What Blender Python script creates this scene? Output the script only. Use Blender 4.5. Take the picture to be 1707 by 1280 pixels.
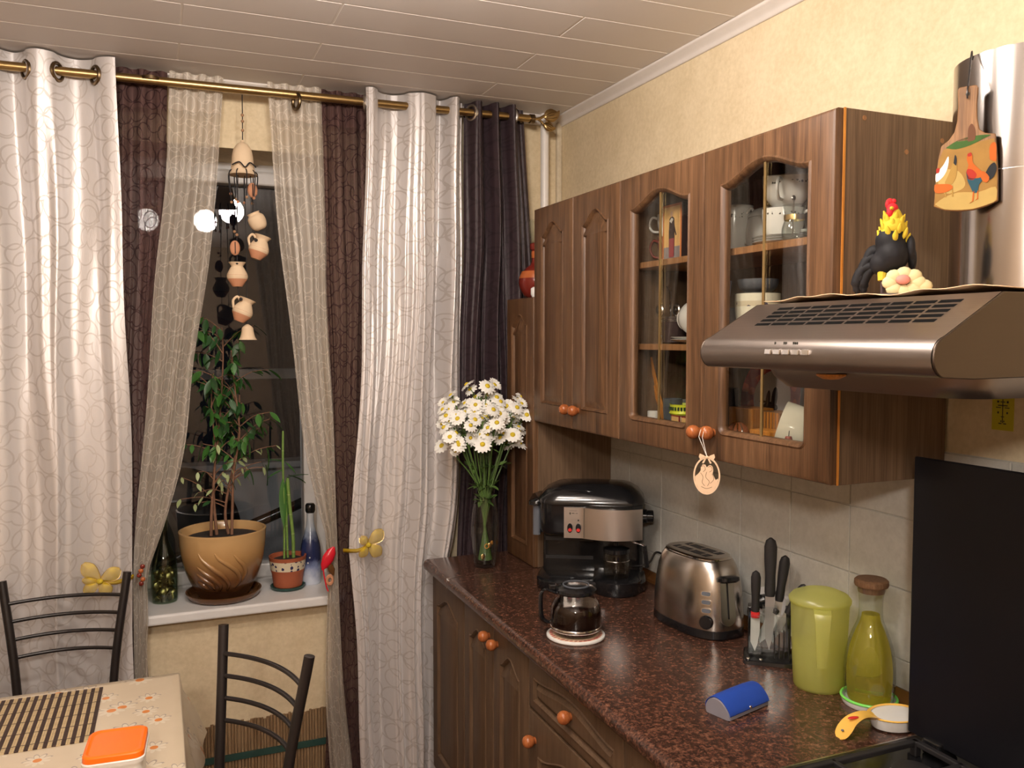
import bpy, bmesh, math, random
from math import sin, cos, pi, radians as R
from mathutils import Matrix, Vector, geometry
random.seed(7)
SC = bpy.context.scene
COL = SC.collection
for o in list(bpy.data.objects): bpy.data.objects.remove(o)

# ---------------------------------------------------------------- camera, world, exposure
cd = bpy.data.cameras.new('camera'); cam = bpy.data.objects.new('camera', cd); COL.objects.link(cam)
cam.location = (0, 0, 1.655)
cam.rotation_euler = (R(90 - 3.08), 0, R(-22.7))
cd.sensor_width = 36; cd.lens = 1415 / 1707 * 36; cd.clip_start = .02
SC.camera = cam
w = bpy.data.worlds.new('night'); SC.world = w; w.use_nodes = True
w.node_tree.nodes['Background'].inputs[0].default_value = (.0035, .0035, .0045, 1)
w.node_tree.nodes['Background'].inputs[1].default_value = 1.0
SC.view_settings.view_transform = 'Standard'; SC.view_settings.look = 'None'
SC.view_settings.exposure = 0.0; SC.view_settings.gamma = 1; SC.view_settings.use_curve_mapping = False
SC.cycles.max_bounces = 10; SC.cycles.transparent_max_bounces = 24; SC.cycles.transmission_bounces = 10
SC.cycles.caustics_reflective = False; SC.cycles.caustics_refractive = False
SC.cycles.sample_clamp_indirect = 4.0
LAMP_W = 146.0            # brightness of each chandelier globe
LAMP_C = (1.0, .895, .80)

XR, YB, HC, ZC, XL, YF = 1.5, 3.09, 2.525, .86, -1.35, -1.9   # right wall, window wall, ceiling, worktop, left wall, rear wall

# ---------------------------------------------------------------- mesh helpers
class MB:
    def __init__(s): s.v = []; s.f = []; s.m = Matrix()
    def at(s, loc=(0,0,0), rot=(0,0,0), sc=(1,1,1)):
        from mathutils import Euler
        s.m = Matrix.Translation(loc) @ Euler(rot).to_matrix().to_4x4() @ Matrix.Diagonal((*sc, 1)); return s
    def add(s, vs, fs):
        b = len(s.v); s.v += [tuple(s.m @ Vector(p)) for p in vs]; s.f += [tuple(i + b for i in f) for f in fs]; return s
    def box(s, x0, x1, y0, y1, z0, z1):
        return s.add([(x0,y0,z0),(x1,y0,z0),(x1,y1,z0),(x0,y1,z0),(x0,y0,z1),(x1,y0,z1),(x1,y1,z1),(x0,y1,z1)],
                     [(0,3,2,1),(4,5,6,7),(0,1,5,4),(1,2,6,5),(2,3,7,6),(3,0,4,7)])
    def loops(s, L, c0=True, c1=True, closed=True):
        n = len(L[0]); vs = [p for l in L for p in l]; fs = []
        for k in range(len(L) - 1):
            for i in range(n if closed else n - 1):
                j = (i + 1) % n; fs.append((k*n+i, k*n+j, (k+1)*n+j, (k+1)*n+i))
        if c0: fs.append(tuple(range(n))[::-1])
        if c1: fs.append(tuple((len(L)-1)*n + i for i in range(n)))
        return s.add(vs, fs)
    def lathe(s, prof, n=24, c0=True, c1=True, c=(0,0), sx=1, sy=1):
        L = [[(c[0]+r*sx*cos(2*pi*i/n), c[1]+r*sy*sin(2*pi*i/n), z) for i in range(n)] for r, z in prof]
        return s.loops(L, c0, c1)
    def tube(s, path, r, n=8, caps=True):
        P = [Vector(p) for p in path]; L = []; up = None
        rr = r if isinstance(r, (list, tuple)) else [r] * len(P)
        for i, p in enumerate(P):
            t = (P[min(i+1, len(P)-1)] - P[max(i-1, 0)]).normalized()
            if up is None:
                up = Vector((0,0,1)) if abs(t.z) < .9 else Vector((1,0,0))
            a = t.cross(up); 
            if a.length < 1e-6: a = t.cross(Vector((0,1,0)))
            a.normalize(); b = a.cross(t).normalized(); up = b
            L.append([tuple(p + (a*cos(2*pi*k/n) + b*sin(2*pi*k/n)) * rr[i]) for k in range(n)])
        return s.loops(L, caps, caps)
    def prism(s, poly, z0, z1):
        return s.loops([[(x,y,z0) for x,y in poly], [(x,y,z1) for x,y in poly]])
    def ball(s, c, r, nu=16, nv=10):
        rx, ry, rz = (r, r, r) if not isinstance(r, (tuple, list)) else r
        prof = [(sin(pi*k/nv), -cos(pi*k/nv)) for k in range(1, nv)]
        L = [[(c[0]+q*rx*cos(2*pi*i/nu), c[1]+q*ry*sin(2*pi*i/nu), c[2]+z*rz) for i in range(nu)] for q, z in prof]
        n = nu; vs = [p for l in L for p in l]; fs = []
        for k in range(len(L)-1):
            for i in range(n): j = (i+1) % n; fs.append((k*n+i, k*n+j, (k+1)*n+j, (k+1)*n+i))
        vs += [(c[0],c[1],c[2]-rz), (c[0],c[1],c[2]+rz)]; a, b = len(vs)-2, len(vs)-1
        for i in range(n): fs.append((a, (i+1)%n, i)); fs.append((b, (len(L)-1)*n+i, (len(L)-1)*n+(i+1)%n))
        return s.add(vs, fs)
    def torus(s, c, Ra, r, n=24, m=8, sy=1):
        vs = []; fs = []
        for i in range(n):
            for k in range(m):
                q = Ra + r*cos(2*pi*k/m); vs.append((c[0]+q*cos(2*pi*i/n), c[1]+q*sy*sin(2*pi*i/n), c[2]+r*sin(2*pi*k/m)))
        for i in range(n):
            for k in range(m): fs.append((i*m+k, ((i+1)%n)*m+k, ((i+1)%n)*m+(k+1)%m, i*m+(k+1)%m))
        return s.add(vs, fs)
    def holed(s, outer, hole, put):
        """flat face between two outlines; put(x, z) gives the 3D point"""
        vs = [put(*p) for p in outer] + [put(*p) for p in hole]
        tri = geometry.tessellate_polygon([[Vector((p[0], p[1], 0)) for p in outer], [Vector((p[0], p[1], 0)) for p in hole]])
        return s.add(vs, [tuple(t) for t in tri])
    def mesh(s, name, smooth=35, recalc=True):
        me = bpy.data.meshes.new(name); me.from_pydata(s.v, [], s.f); me.update()
        if recalc:
            bm = bmesh.new(); bm.from_mesh(me); bmesh.ops.remove_doubles(bm, verts=bm.verts, dist=1e-6)
            bmesh.ops.recalc_face_normals(bm, faces=bm.faces); bm.to_mesh(me); bm.free()
        if smooth:
            me.shade_smooth(); 
            if smooth < 180: me.set_sharp_from_angle(angle=R(smooth))
        return me
    def build(s, name, mat, parent=None, smooth=35, bevel=0, seg=2, recalc=True):
        o = bpy.data.objects.new(name, s.mesh(name, smooth, recalc)); COL.objects.link(o)
        if mat: o.data.materials.append(mat)
        if parent is not None: o.parent = parent
        if bevel:
            b = o.modifiers.new('bevel', 'BEVEL'); b.width = bevel; b.segments = seg; b.limit_method = 'ANGLE'; b.angle_limit = R(40)
            b.harden_normals = False
        return o

def link_copy(o, parent=None, loc=None, rot=None, sc=None):
    c = o.copy(); COL.objects.link(c); c.parent = parent
    if loc is not None: c.location = loc
    if rot is not None: c.rotation_euler = rot
    if sc is not None: c.scale = sc
    return c
def inst(name, me, parent, loc=(0,0,0), rot=(0,0,0), sc=(1,1,1)):
    o = bpy.data.objects.new(name, me); COL.objects.link(o); o.parent = parent
    o.location = loc; o.rotation_euler = rot; o.scale = sc; return o
def tag(o, label, cat, group=None, kind=None):
    o['label'] = label; o['category'] = cat
    if group: o['group'] = group
    if kind: o['kind'] = kind
    return o
def thing(name, label, cat, loc=(0,0,0), rz=0, group=None):
    o = bpy.data.objects.new(name, None); COL.objects.link(o); o.location = loc; o.rotation_euler = (0, 0, rz)
    o.empty_display_size = .05
    return tag(o, label, cat, group)
def struct(o, label=None):
    o['kind'] = 'structure'
    if label: o['label'] = label
    return o
def arc(a0, a1, n, r=1, c=(0,0)):
    return [(c[0]+r*cos(a0+(a1-a0)*i/n), c[1]+r*sin(a0+(a1-a0)*i/n)) for i in range(n+1)]
def rrect(x0, x1, y0, y1, r, n=5):
    return (arc(-pi/2, 0, n, r, (x1-r, y0+r)) + arc(0, pi/2, n, r, (x1-r, y1-r)) + arc(pi/2, pi, n, r, (x0+r, y1-r)) + arc(pi, 1.5*pi, n, r, (x0+r, y0+r)))
def spline(pts, n=6):
    """Catmull-Rom through points of any dimension"""
    out = []; P = [pts[0]] + list(pts) + [pts[-1]]
    for i in range(1, len(P)-2):
        for k in range(n):
            t = k/n; a, b, c, d = P[i-1], P[i], P[i+1], P[i+2]
            out.append(tuple(.5*((2*b[j]) + (-a[j]+c[j])*t + (2*a[j]-5*b[j]+4*c[j]-d[j])*t*t + (-a[j]+3*b[j]-3*c[j]+d[j])*t**3) for j in range(len(b))))
    out.append(tuple(pts[-1])); return out
def offset(poly, d):
    """move a counter-clockwise outline inwards by d"""
    n = len(poly); out = []
    for i in range(n):
        p0, p1, p2 = Vector(poly[i-1]), Vector(poly[i]), Vector(poly[(i+1) % n])
        a = (p1-p0); b = (p2-p1)
        if a.length < 1e-9 or b.length < 1e-9: out.append(tuple(p1)); continue
        a.normalize(); b.normalize()
        na = Vector((-a.y, a.x)); nb = Vector((-b.y, b.x)); m = (na+nb)
        if m.length < 1e-6: m = na
        m.normalize(); k = min(1/max(m.dot(na), .4), 1.6)
        out.append(tuple(p1 + m*d*k))
    return out

# ---------------------------------------------------------------- materials
MAT = {}
class NT:
    def __init__(s, name):
        s.m = bpy.data.materials.new(name); s.m.use_nodes = True; s.t = s.m.node_tree; s.n = s.t.nodes
        s.p = s.n['Principled BSDF']; s.out = s.n['Material Output']
    def node(s, typ, **k):
        x = s.n.new(typ)
        for a, v in k.items(): setattr(x, a, v)
        return x
    def set(s, sock, v):
        if hasattr(v, 'links') or hasattr(v, 'is_linked'): s.t.links.new(v, sock)
        elif isinstance(v, (tuple, list)) and len(v) == 3 and sock.type == 'RGBA': sock.default_value = (*v, 1)
        else: sock.default_value = v
    def math(s, op, a, b=None, c=None, clamp=False):
        x = s.node('ShaderNodeMath', operation=op, use_clamp=clamp); s.set(x.inputs[0], a)
        if b is not None: s.set(x.inputs[1], b)
        if c is not None: s.set(x.inputs[2], c)
        return x.outputs[0]
    def mix(s, f, a, b, blend='MIX'):
        x = s.node('ShaderNodeMix', data_type='RGBA', blend_type=blend); s.set(x.inputs[0], f); s.set(x.inputs[6], a); s.set(x.inputs[7], b); return x.outputs[2]
    def co(s, kind='Object', sc=(1,1,1), loc=(0,0,0), rot=(0,0,0)):
        t = s.node('ShaderNodeTexCoord'); m = s.node('ShaderNodeMapping'); s.t.links.new(t.outputs[kind], m.inputs[0])
        m.inputs['Scale'].default_value = sc; m.inputs['Location'].default_value = loc; m.inputs['Rotation'].default_value = rot; return m.outputs[0]
    def noise(s, vec, scale=5, detail=3, rough=.5, dist=0):
        x = s.node('ShaderNodeTexNoise'); s.set(x.inputs['Vector'], vec); x.inputs['Scale'].default_value = scale
        x.inputs['Detail'].default_value = detail; x.inputs['Roughness'].default_value = rough; x.inputs['Distortion'].default_value = dist; return x.outputs[0]
    def vor(s, vec, scale=5, rnd=1, feature='F1', out='Distance', dims='3D'):
        x = s.node('ShaderNodeTexVoronoi', feature=feature, voronoi_dimensions=dims); s.set(x.inputs['Vector'], vec)
        x.inputs['Scale'].default_value = scale; x.inputs['Randomness'].default_value = rnd; return x.outputs[out] if out else x
    def ramp(s, f, stops, interp='LINEAR'):
        x = s.node('ShaderNodeValToRGB'); s.set(x.inputs[0], f); r = x.color_ramp; r.interpolation = interp
        while len(r.elements) < len(stops): r.elements.new(.5)
        for e, (p, c) in zip(r.elements, stops): e.position = p; e.color = (*c, 1) if len(c) == 3 else c
        return x.outputs[0]
    def bump(s, h, strength=.2, dist=.001):
        x = s.node('ShaderNodeBump'); s.set(x.inputs['Height'], h); x.inputs['Strength'].default_value = strength; x.inputs['Distance'].default_value = dist
        s.set(s.p.inputs['Normal'], x.outputs[0])
    def pr(me, **k):
        names = dict(c='Base Color', r='Roughness', m='Metallic', s='Specular IOR Level', t='Transmission Weight', ior='IOR', a='Alpha',
                     cw='Coat Weight', cr='Coat Roughness', sh='Sheen Weight', ec='Emission Color', es='Emission Strength', an='Anisotropic', ss='Subsurface Weight')
        for a, v in k.items(): me.set(me.p.inputs[names[a]], v)
        return me
def plain(name, c, r=.5, m=0, var=.06, **k):
    t = NT(name)
    f = t.noise(t.co('Object', (1,1,1)), 30, 3)
    col = t.mix(f, tuple(max(0, x*(1-var)) for x in c), tuple(min(1, x*(1+var)) for x in c))
    t.pr(c=col, r=r, m=m, **k); MAT[name] = t.m; return t.m

def wood(name, dark, mid, light, r=.42, scale=1.0, horiz=False):
    t = NT(name)
    def ax(l, c): return (l*scale, c*scale, c*scale) if horiz else (c*scale, c*scale, l*scale)
    big = t.noise(t.co('Object', ax(1.3, 14)), 1.0, 4, .6, 1.2)
    mid_ = t.noise(t.co('Object', ax(2.2, 60)), 1.0, 4, .65, .6)
    fine = t.noise(t.co('Object', ax(9, 320)), 1, 2, .6)
    a = t.math('MULTIPLY_ADD', mid_, .6, t.math('MULTIPLY', big, .4))
    col = t.ramp(a, [(.30, dark), (.50, mid), (.70, light)])
    fm = t.ramp(fine, [(.38, (.62,.60,.58)), (.55, (1,1,1))])
    col = t.mix(.6, col, fm, 'MULTIPLY')
    t.pr(c=col, r=r, s=.35); t.bump(fine, .12, .0006); MAT[name] = t.m; return t.m

wood('oak', (.030,.013,.006), (.115,.057,.026), (.195,.103,.050))
wood('oak_side_lit', (.098,.060,.035), (.165,.104,.061), (.215,.140,.084), scale=.8, r=.55)  # laminate colour lightened to stand in for stronger light on the cabinet side
wood('oak_base_shaded', (.070,.040,.022), (.110,.066,.037), (.150,.092,.054), r=.5)  # same laminate as the upper doors, shade of the weaker light below painted in
wood('oak_shelf', (.20,.09,.035), (.34,.165,.07), (.42,.22,.10), scale=1.2)
wood('knob_wood', (.25,.065,.02), (.38,.115,.035), (.45,.15,.05), r=.22, scale=2)
wood('board_wood', (.10,.05,.02), (.22,.11,.045), (.32,.17,.07), r=.4, scale=2)
wood('honey_wood', (.50,.18,.03), (.66,.26,.045), (.74,.32,.06), r=.45, scale=1.5)
wood('slat_dark', (.025,.012,.01), (.04,.02,.016), (.06,.03,.02), r=.55, scale=3)
wood('slat_light', (.42,.30,.15), (.60,.46,.26), (.70,.56,.34), r=.6, scale=3)
wood('bamboo_reed', (.17,.10,.05), (.30,.19,.10), (.42,.29,.17), r=.6, scale=3)
wood('trunk', (.10,.055,.03), (.20,.10,.06), (.27,.15,.09), r=.8, scale=5)
wood('floor_wood', (.13,.07,.035), (.20,.11,.06), (.26,.15,.08), r=.4, horiz=True)
wood('cork', (.12,.06,.03), (.19,.10,.05), (.26,.15,.08), r=.6, scale=4)

def granite():
    t = NT('worktop'); v = t.co('Object')
    a = t.noise(v, 190, 4, .75); b = t.noise(v, 90, 3, .6); c = t.vor(v, 300, 1)
    f = t.math('ADD', t.math('MULTIPLY', a, .55), t.math('MULTIPLY', b, .45))
    col = t.ramp(f, [(.39, (.016,.008,.006)), (.47, (.048,.021,.014)), (.545, (.092,.040,.025)), (.64, (.19,.094,.057))])
    col = t.mix(t.ramp(c, [(.0, (.5,.5,.5)), (.35, (1,1,1))]), (.02,.012,.01), col)
    t.pr(c=col, r=.23, s=.5); MAT['worktop'] = t.m
granite()
def wallpaper(name, c1, c2, r=.75):
    t = NT(name); v = t.co('Object')
    a = t.noise(v, 9, 5, .7); b = t.noise(v, 70, 4, .6)
    f = t.math('ADD', t.math('MULTIPLY', a, .5), t.math('MULTIPLY', b, .5))
    t.pr(c=t.ramp(f, [(.38, c1), (.62, c2)]), r=r, s=.2); t.bump(b, .25, .001); MAT[name] = t.m
wallpaper('wallpaper', (.62,.505,.325), (.73,.61,.42))
wallpaper('wallpaper_pale', (.56,.48,.35), (.66,.58,.44))
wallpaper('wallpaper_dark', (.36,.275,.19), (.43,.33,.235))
wallpaper('tile', (.52,.505,.455), (.61,.595,.54), r=.26)
MAT['tile'].node_tree.nodes['Principled BSDF'].inputs['Specular IOR Level'].default_value = .4
plain('grout', (.55,.54,.50), .8)
def ceil_m():
    t = NT('ceiling_foam'); v = t.co('Object')
    b = t.noise(v, 160, 3, .6); a = t.noise(v, 3, 2)
    t.pr(c=t.mix(a, (.74,.69,.66), (.79,.74,.71)), r=.6, s=.3); t.bump(b, .25, .0008); MAT['ceiling_foam'] = t.m
ceil_m()
plain('cornice', (.70,.65,.61), .5)
plain('seam_white', (.86,.81,.75), .6)
plain('white_plastic', (.74,.73,.72), .3)
plain('white_paint', (.72,.68,.62), .4)
plain('pipe_paint', (.80,.76,.72), .35)
plain('black_plastic', (.009,.009,.010), .14)
plain('void_black', (.004,.004,.004), .9, s=.05)
plain('black_matte', (.012,.011,.012), .5)
plain('black_metal', (.013,.010,.010), .33)
plain('stove_black', (.008,.008,.009), .12)
plain('lid_black', (.006,.006,.008), .3, s=.25)
plain('dark_rubber', (.012,.012,.013), .6)
plain('chrome', (.75,.74,.73), .12, 1)
plain('steel', (.60,.58,.56), .28, 1)
plain('brass', (.44,.30,.13), .32, 1)
plain('brass_dark', (.16,.11,.06), .35, 1)
plain('gold_strip', (.75,.55,.25), .3, 1)
plain('porcelain', (.80,.79,.76), .15)
plain('cream_china', (.80,.77,.62), .15)
plain('yellow_wrap', (.78,.85,.06), .35, ec=(.78,.9,.05), es=.0)
plain('red_foil', (.62,.015,.03), .25)
plain('red_paint', (.60,.03,.03), .35)
plain('orange_lid', (1.0,.17,.008), .35, ss=.0)
plain('milky_plastic', (.72,.70,.66), .4)
plain('terracotta', (.33,.085,.035), .55)
plain('clay_pale', (.72,.55,.37), .75)
plain('clay_red', (.52,.24,.13), .75)
plain('soil', (.02,.013,.01), .95, var=.4)
plain('green_saucer', (.02,.06,.05), .35)
plain('brown_glaze', (.12,.05,.016), .2)
plain('cord_black', (.012,.010,.012), .7)
plain('bead_brown', (.35,.20,.11), .4)
plain('petal', (.86,.85,.80), .6)
plain('disc_yellow', (.62,.46,.02), .7)
plain('stem_green', (.075,.14,.030), .5)
plain('leaf_green', (.040,.13,.022), .4)
plain('leaf_pale', (.35,.42,.20), .5)
plain('leaf_dark', (.020,.070,.018), .4)
plain('bamboo_green', (.16,.27,.06), .35)
plain('blue_leather', (.012,.055,.34), .55)
plain('grey_leather', (.20,.19,.22), .5)
plain('lime_green', (.20,.72,.12), .3)
plain('peach_paper', (.72,.47,.28), .7)
plain('yellow_card', (.52,.46,.02), .6)
plain('ink', (.02,.02,.015), .6)
plain('ink_green', (.05,.08,.04), .5)
plain('red_brown_glaze', (.16,.018,.012), .12)
plain('amber_glaze', (.42,.11,.03), .3)
plain('maroon', (.28,.02,.03), .3)
plain('plywood', (.74,.52,.34), .65)
plain('ply_line', (.22,.12,.06), .7)
plain('thread', (.75,.72,.66), .6)
plain('paper_white', (.72,.70,.70), .7)
plain('paper_blue', (.35,.42,.62), .7)
plain('icon_gold', (.80,.50,.20), .5)
plain('icon_orange', (.62,.20,.06), .5)
plain('icon_dark', (.045,.025,.025), .6)
plain('icon_rose', (.35,.06,.07), .5)
plain('icon_grey', (.30,.27,.28), .6)
plain('skin_paint', (.62,.40,.26), .5)
plain('smoke_grey', (.09,.10,.12), .5)
plain('parapet_grey', (.62,.63,.64), .9)
plain('rooster_black', (0.012,0.012,0.014), .6, var=.6, s=.15)
plain('rooster_yellow', (0.540,0.403,0.036), .6, var=.3, s=.15)
plain('rooster_red', (0.518,0.022,0.029), .6, s=.15)
plain('blossom_cream', (0.576,0.518,0.302), .6, s=.15)
plain('blossom_pink', (0.518,0.216,0.180), .6, s=.15)
plain('paint_earth', (0.248,0.136,0.031), .6, var=.35, s=.2)
plain('paint_sand', (0.372,0.260,0.081), .6, var=.2, s=.2)
plain('paint_sky', (0.384,0.310,0.124), .6, s=.2)
plain('paint_green', (0.031,0.081,0.012), .6, var=.4, s=.2)
plain('paint_orange', (0.384,0.087,0.009), .6, var=.3, s=.2)
plain('paint_red', (0.298,0.019,0.009), .6, s=.2)
plain('paint_teal', (0.012,0.056,0.081), .6, s=.2)
plain('paint_black', (0.009,0.011,0.014), .6, s=.2)
plain('paint_white', (0.680,0.664,0.608), .6, s=.2)
plain('paint_brown', (0.105,0.043,0.019), .6, s=.2)
plain('paint_gold', (0.279,0.167,0.037), .6, var=.3, s=.2)
plain('coin', (.50,.38,.20), .35, 1)
plain('seasoning_dark', (.02,.014,.012), .6)
plain('candle_wax', (.26,.05,.03), .5)
plain('grey_frame', (.30,.29,.28), .4)

def brushed(name, c, r, stretch, bump=.08, var=.16):
    t = NT(name); f = t.noise(t.co('Object', stretch), 1, 3, .6)
    t.pr(c=c, m=1, r=t.math('MULTIPLY_ADD', f, var, r-var/2)); t.bump(f, bump, .0004); MAT[name] = t.m
brushed('brushed_toaster', (.56,.52,.475), .25, (4,4,500), .006, .03)
brushed('brushed_hood', (.30,.26,.235), .36, (420,6,420))
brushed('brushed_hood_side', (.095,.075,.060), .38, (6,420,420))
brushed('brushed_duct', (.42,.39,.37), .17, (420,420,4), .03, .05)
brushed('brushed_panel', (.62,.57,.54), .34, (6,6,420))

def rings(t, uvs, sc=13.0, wid=.03):
    """overlapping embroidered circle outlines"""
    tot = None
    for off, rad in (((0,0,0), .46), ((3.3,1.7,0), .40)):
        d = t.vor(t.co('UV', (sc, sc, 1), off), 1.0, .75, dims='2D')
        x = t.math('ABSOLUTE', t.math('SUBTRACT', d, rad))
        m = t.math('LESS_THAN', x, wid)
        tot = m if tot is None else t.math('MAXIMUM', tot, m)
    return tot
def satin(name, base, ring, r=.34, ring_r=.6, sc=13, wid=.04, sheen=.3, metal=0):
    t = NT(name); k = rings(t, None, sc, wid)
    weave = t.noise(t.co('UV', (500, 60, 1)), 1, 2); t.p.inputs['Specular Tint'].default_value = (1,1,1,1)
    t.pr(c=t.mix(k, base, ring), r=t.math('MULTIPLY_ADD', k, ring_r-r, r), s=.55, sh=sheen, m=metal)
    t.p.inputs['Sheen Roughness'].default_value = .4
    t.bump(t.math('ADD', t.math('MULTIPLY', weave, .3), t.noise(t.co('UV', (16, 3, 1)), 1, 3, .5)), .30, .004); MAT[name] = t.m
satin('satin_cream', (.735,.70,.69), (.60,.555,.53), r=.36, ring_r=.5, wid=.030, sc=12, metal=.38)
satin('satin_plum', (.034,.019,.024), (.022,.012,.015), r=.55, sheen=.0)
def organza(name, base, ring, alpha, ring_alpha, sc=15, wid=.045):
    t = NT(name); k = rings(t, None, sc, wid)
    n = t.noise(t.co('UV', (30, 30, 1)), 1, 4, .7)
    df = t.node('ShaderNodeBsdfDiffuse'); tl = t.node('ShaderNodeBsdfTranslucent'); tr = t.node('ShaderNodeBsdfTransparent'); gl = t.node('ShaderNodeBsdfGlossy')
    c = t.mix(k, base, ring)
    for b in (df, tl): t.set(b.inputs[0], c)
    t.set(gl.inputs[0], base); gl.inputs['Roughness'].default_value = .4
    a = t.node('ShaderNodeMixShader'); a.inputs[0].default_value = .30; t.t.links.new(df.outputs[0], a.inputs[1]); t.t.links.new(tl.outputs[0], a.inputs[2])
    g = t.node('ShaderNodeMixShader'); g.inputs[0].default_value = .12; t.t.links.new(a.outputs[0], g.inputs[1]); t.t.links.new(gl.outputs[0], g.inputs[2])
    lw = t.node('ShaderNodeLayerWeight'); lw.inputs[0].default_value = .35
    al = t.math('MULTIPLY_ADD', k, ring_alpha-alpha, alpha)
    al = t.math('ADD', al, t.math('MULTIPLY', lw.outputs['Facing'], .35), clamp=True)
    al = t.math('ADD', al, t.math('MULTIPLY', t.math('SUBTRACT', n, .5), .10), clamp=True)
    sv = t.node('ShaderNodeSeparateXYZ'); t.set(sv.inputs[0], t.co('UV')); al = t.math('ADD', al, t.math('MULTIPLY', t.math('GREATER_THAN', sv.outputs[1], 2.395), .22), clamp=True)   # double heading hem
    m = t.node('ShaderNodeMixShader'); t.set(m.inputs[0], al); t.t.links.new(tr.outputs[0], m.inputs[1]); t.t.links.new(g.outputs[0], m.inputs[2])
    t.t.links.new(m.outputs[0], t.out.inputs[0]); MAT[name] = t.m
organza('organza_cream', (.70,.63,.545), (.80,.735,.65), .56, .70, wid=.026)
organza('organza_brown', (.125,.072,.066), (.055,.030,.030), .76, .90, wid=.03)
organza('organza_yellow', (.80,.56,.03), (.60,.40,.02), .55, .75, sc=60)
def pane(name, tint=(1,1,1), refl=1.0, ior=1.5, rough=0.0, base=0.0):
    t = NT(name); tr = t.node('ShaderNodeBsdfTransparent'); gl = t.node('ShaderNodeBsdfGlossy'); fr = t.node('ShaderNodeFresnel')
    t.set(tr.inputs[0], tint); gl.inputs['Roughness'].default_value = rough; g_ = t.node('ShaderNodeNewGeometry'); t.set(fr.inputs[0], t.math('ADD', ior, t.math('MULTIPLY', g_.outputs['Backfacing'], 1/ior-ior)))
    f = t.math('ADD', t.math('MULTIPLY', fr.outputs[0], refl), base, clamp=True)
    m = t.node('ShaderNodeMixShader'); t.set(m.inputs[0], f); t.t.links.new(tr.outputs[0], m.inputs[1]); t.t.links.new(gl.outputs[0], m.inputs[2])
    t.t.links.new(m.outputs[0], t.out.inputs[0]); MAT[name] = t.m
pane('window_glass', (.86,.88,.90), 1.7)
pane('cabinet_glass', (.90,.90,.88), 1.0)
pane('clear_glass', (.93,.95,.94), 1.3)
pane('green_glass', (.74,.80,.72), 1.3)
pane('carafe_glass', (.90,.89,.87), .8)
def liquid(name, c, r=0.0, ior=1.45):
    t = NT(name); t.pr(c=c, r=r, t=1.0, ior=ior); MAT[name] = t.m
liquid('bottle_glass', (.96,.97,.92), ior=1.5)
def oil_m():
    t = NT('oil'); g = t.node('ShaderNodeBsdfGlass'); tl = t.node('ShaderNodeBsdfTranslucent'); t.set(g.inputs[0], (.97,.91,.30)); g.inputs['IOR'].default_value = 1.4; t.set(tl.inputs[0], (.80,.70,.05))
    df = t.node('ShaderNodeBsdfDiffuse'); t.set(df.inputs[0], (.85,.78,.12)); a = t.node('ShaderNodeAddShader'); t.t.links.new(tl.outputs[0], a.inputs[0]); t.t.links.new(df.outputs[0], a.inputs[1])
    m = t.node('ShaderNodeMixShader'); m.inputs[0].default_value = .18; t.t.links.new(g.outputs[0], m.inputs[1]); t.t.links.new(a.outputs[0], m.inputs[2]); t.t.links.new(m.outputs[0], t.out.inputs[0]); MAT['oil'] = t.m
oil_m()
plain('coffee', (.010,.004,.003), .08)
def pitcher_m():
    t = NT('lime_plastic'); df = t.node('ShaderNodeBsdfDiffuse'); tl = t.node('ShaderNodeBsdfTranslucent'); tr = t.node('ShaderNodeBsdfTransparent'); gl = t.node('ShaderNodeBsdfGlossy')
    c = (.90,.91,.40)
    for b in (df, tl): t.set(b.inputs[0], c)
    t.set(tr.inputs[0], (.93,.93,.50)); gl.inputs['Roughness'].default_value = .3
    def mx(f, a, b):
        m = t.node('ShaderNodeMixShader'); m.inputs[0].default_value = f; t.t.links.new(a.outputs[0], m.inputs[1]); t.t.links.new(b.outputs[0], m.inputs[2]); return m
    x = mx(.05, mx(.60, mx(.55, df, tl), tr), gl); t.t.links.new(x.outputs[0], t.out.inputs[0]); MAT['lime_plastic'] = t.m
pitcher_m()
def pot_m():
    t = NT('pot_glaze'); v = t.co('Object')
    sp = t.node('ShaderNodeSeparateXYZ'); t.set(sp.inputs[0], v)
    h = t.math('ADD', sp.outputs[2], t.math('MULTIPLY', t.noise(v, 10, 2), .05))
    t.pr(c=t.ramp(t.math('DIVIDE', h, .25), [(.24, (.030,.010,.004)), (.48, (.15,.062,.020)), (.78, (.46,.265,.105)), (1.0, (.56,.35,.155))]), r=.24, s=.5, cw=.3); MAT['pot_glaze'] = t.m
pot_m()
def frost_bottle():
    t = NT('snow_glass'); v = t.co('Object'); sp = t.node('ShaderNodeSeparateXYZ'); t.set(sp.inputs[0], v)
    h = t.math('ADD', t.math('DIVIDE', sp.outputs[2], .30), t.math('MULTIPLY', t.math('SUBTRACT', t.noise(v, 22, 4), .5), .35))
    c = t.ramp(h, [(.06, (.55,.60,.70)), (.20, (.20,.25,.42)), (.32, (.015,.022,.075)), (.55, (.02,.03,.09)), (.68, (.30,.36,.46)), (.85, (.50,.55,.60))])
    t.pr(c=c, r=.2, s=.5); MAT['snow_glass'] = t.m
frost_bottle()
def band(name, base, mark, sc):
    """porcelain or clay with a small painted leaf frieze"""
    t = NT(name); d = t.vor(t.co('Object'), sc, .9); n = t.noise(t.co('Object'), sc*1.6, 3)
    k = t.math('LESS_THAN', t.math('ADD', d, t.math('MULTIPLY', t.math('SUBTRACT', n, .5), .5)), .34)
    t.pr(c=t.mix(k, base, mark), r=.18); MAT[name] = t.m
band('frieze_china', (.80,.79,.75), (.10,.10,.09), 120)
band('frieze_pot', (.66,.58,.42), (.03,.03,.09), 60)
band('glaze_red_plate', (.42,.03,.045), (.70,.09,.05), 26)
plain('plate_centre', (.72,.72,.74), .3)
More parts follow.
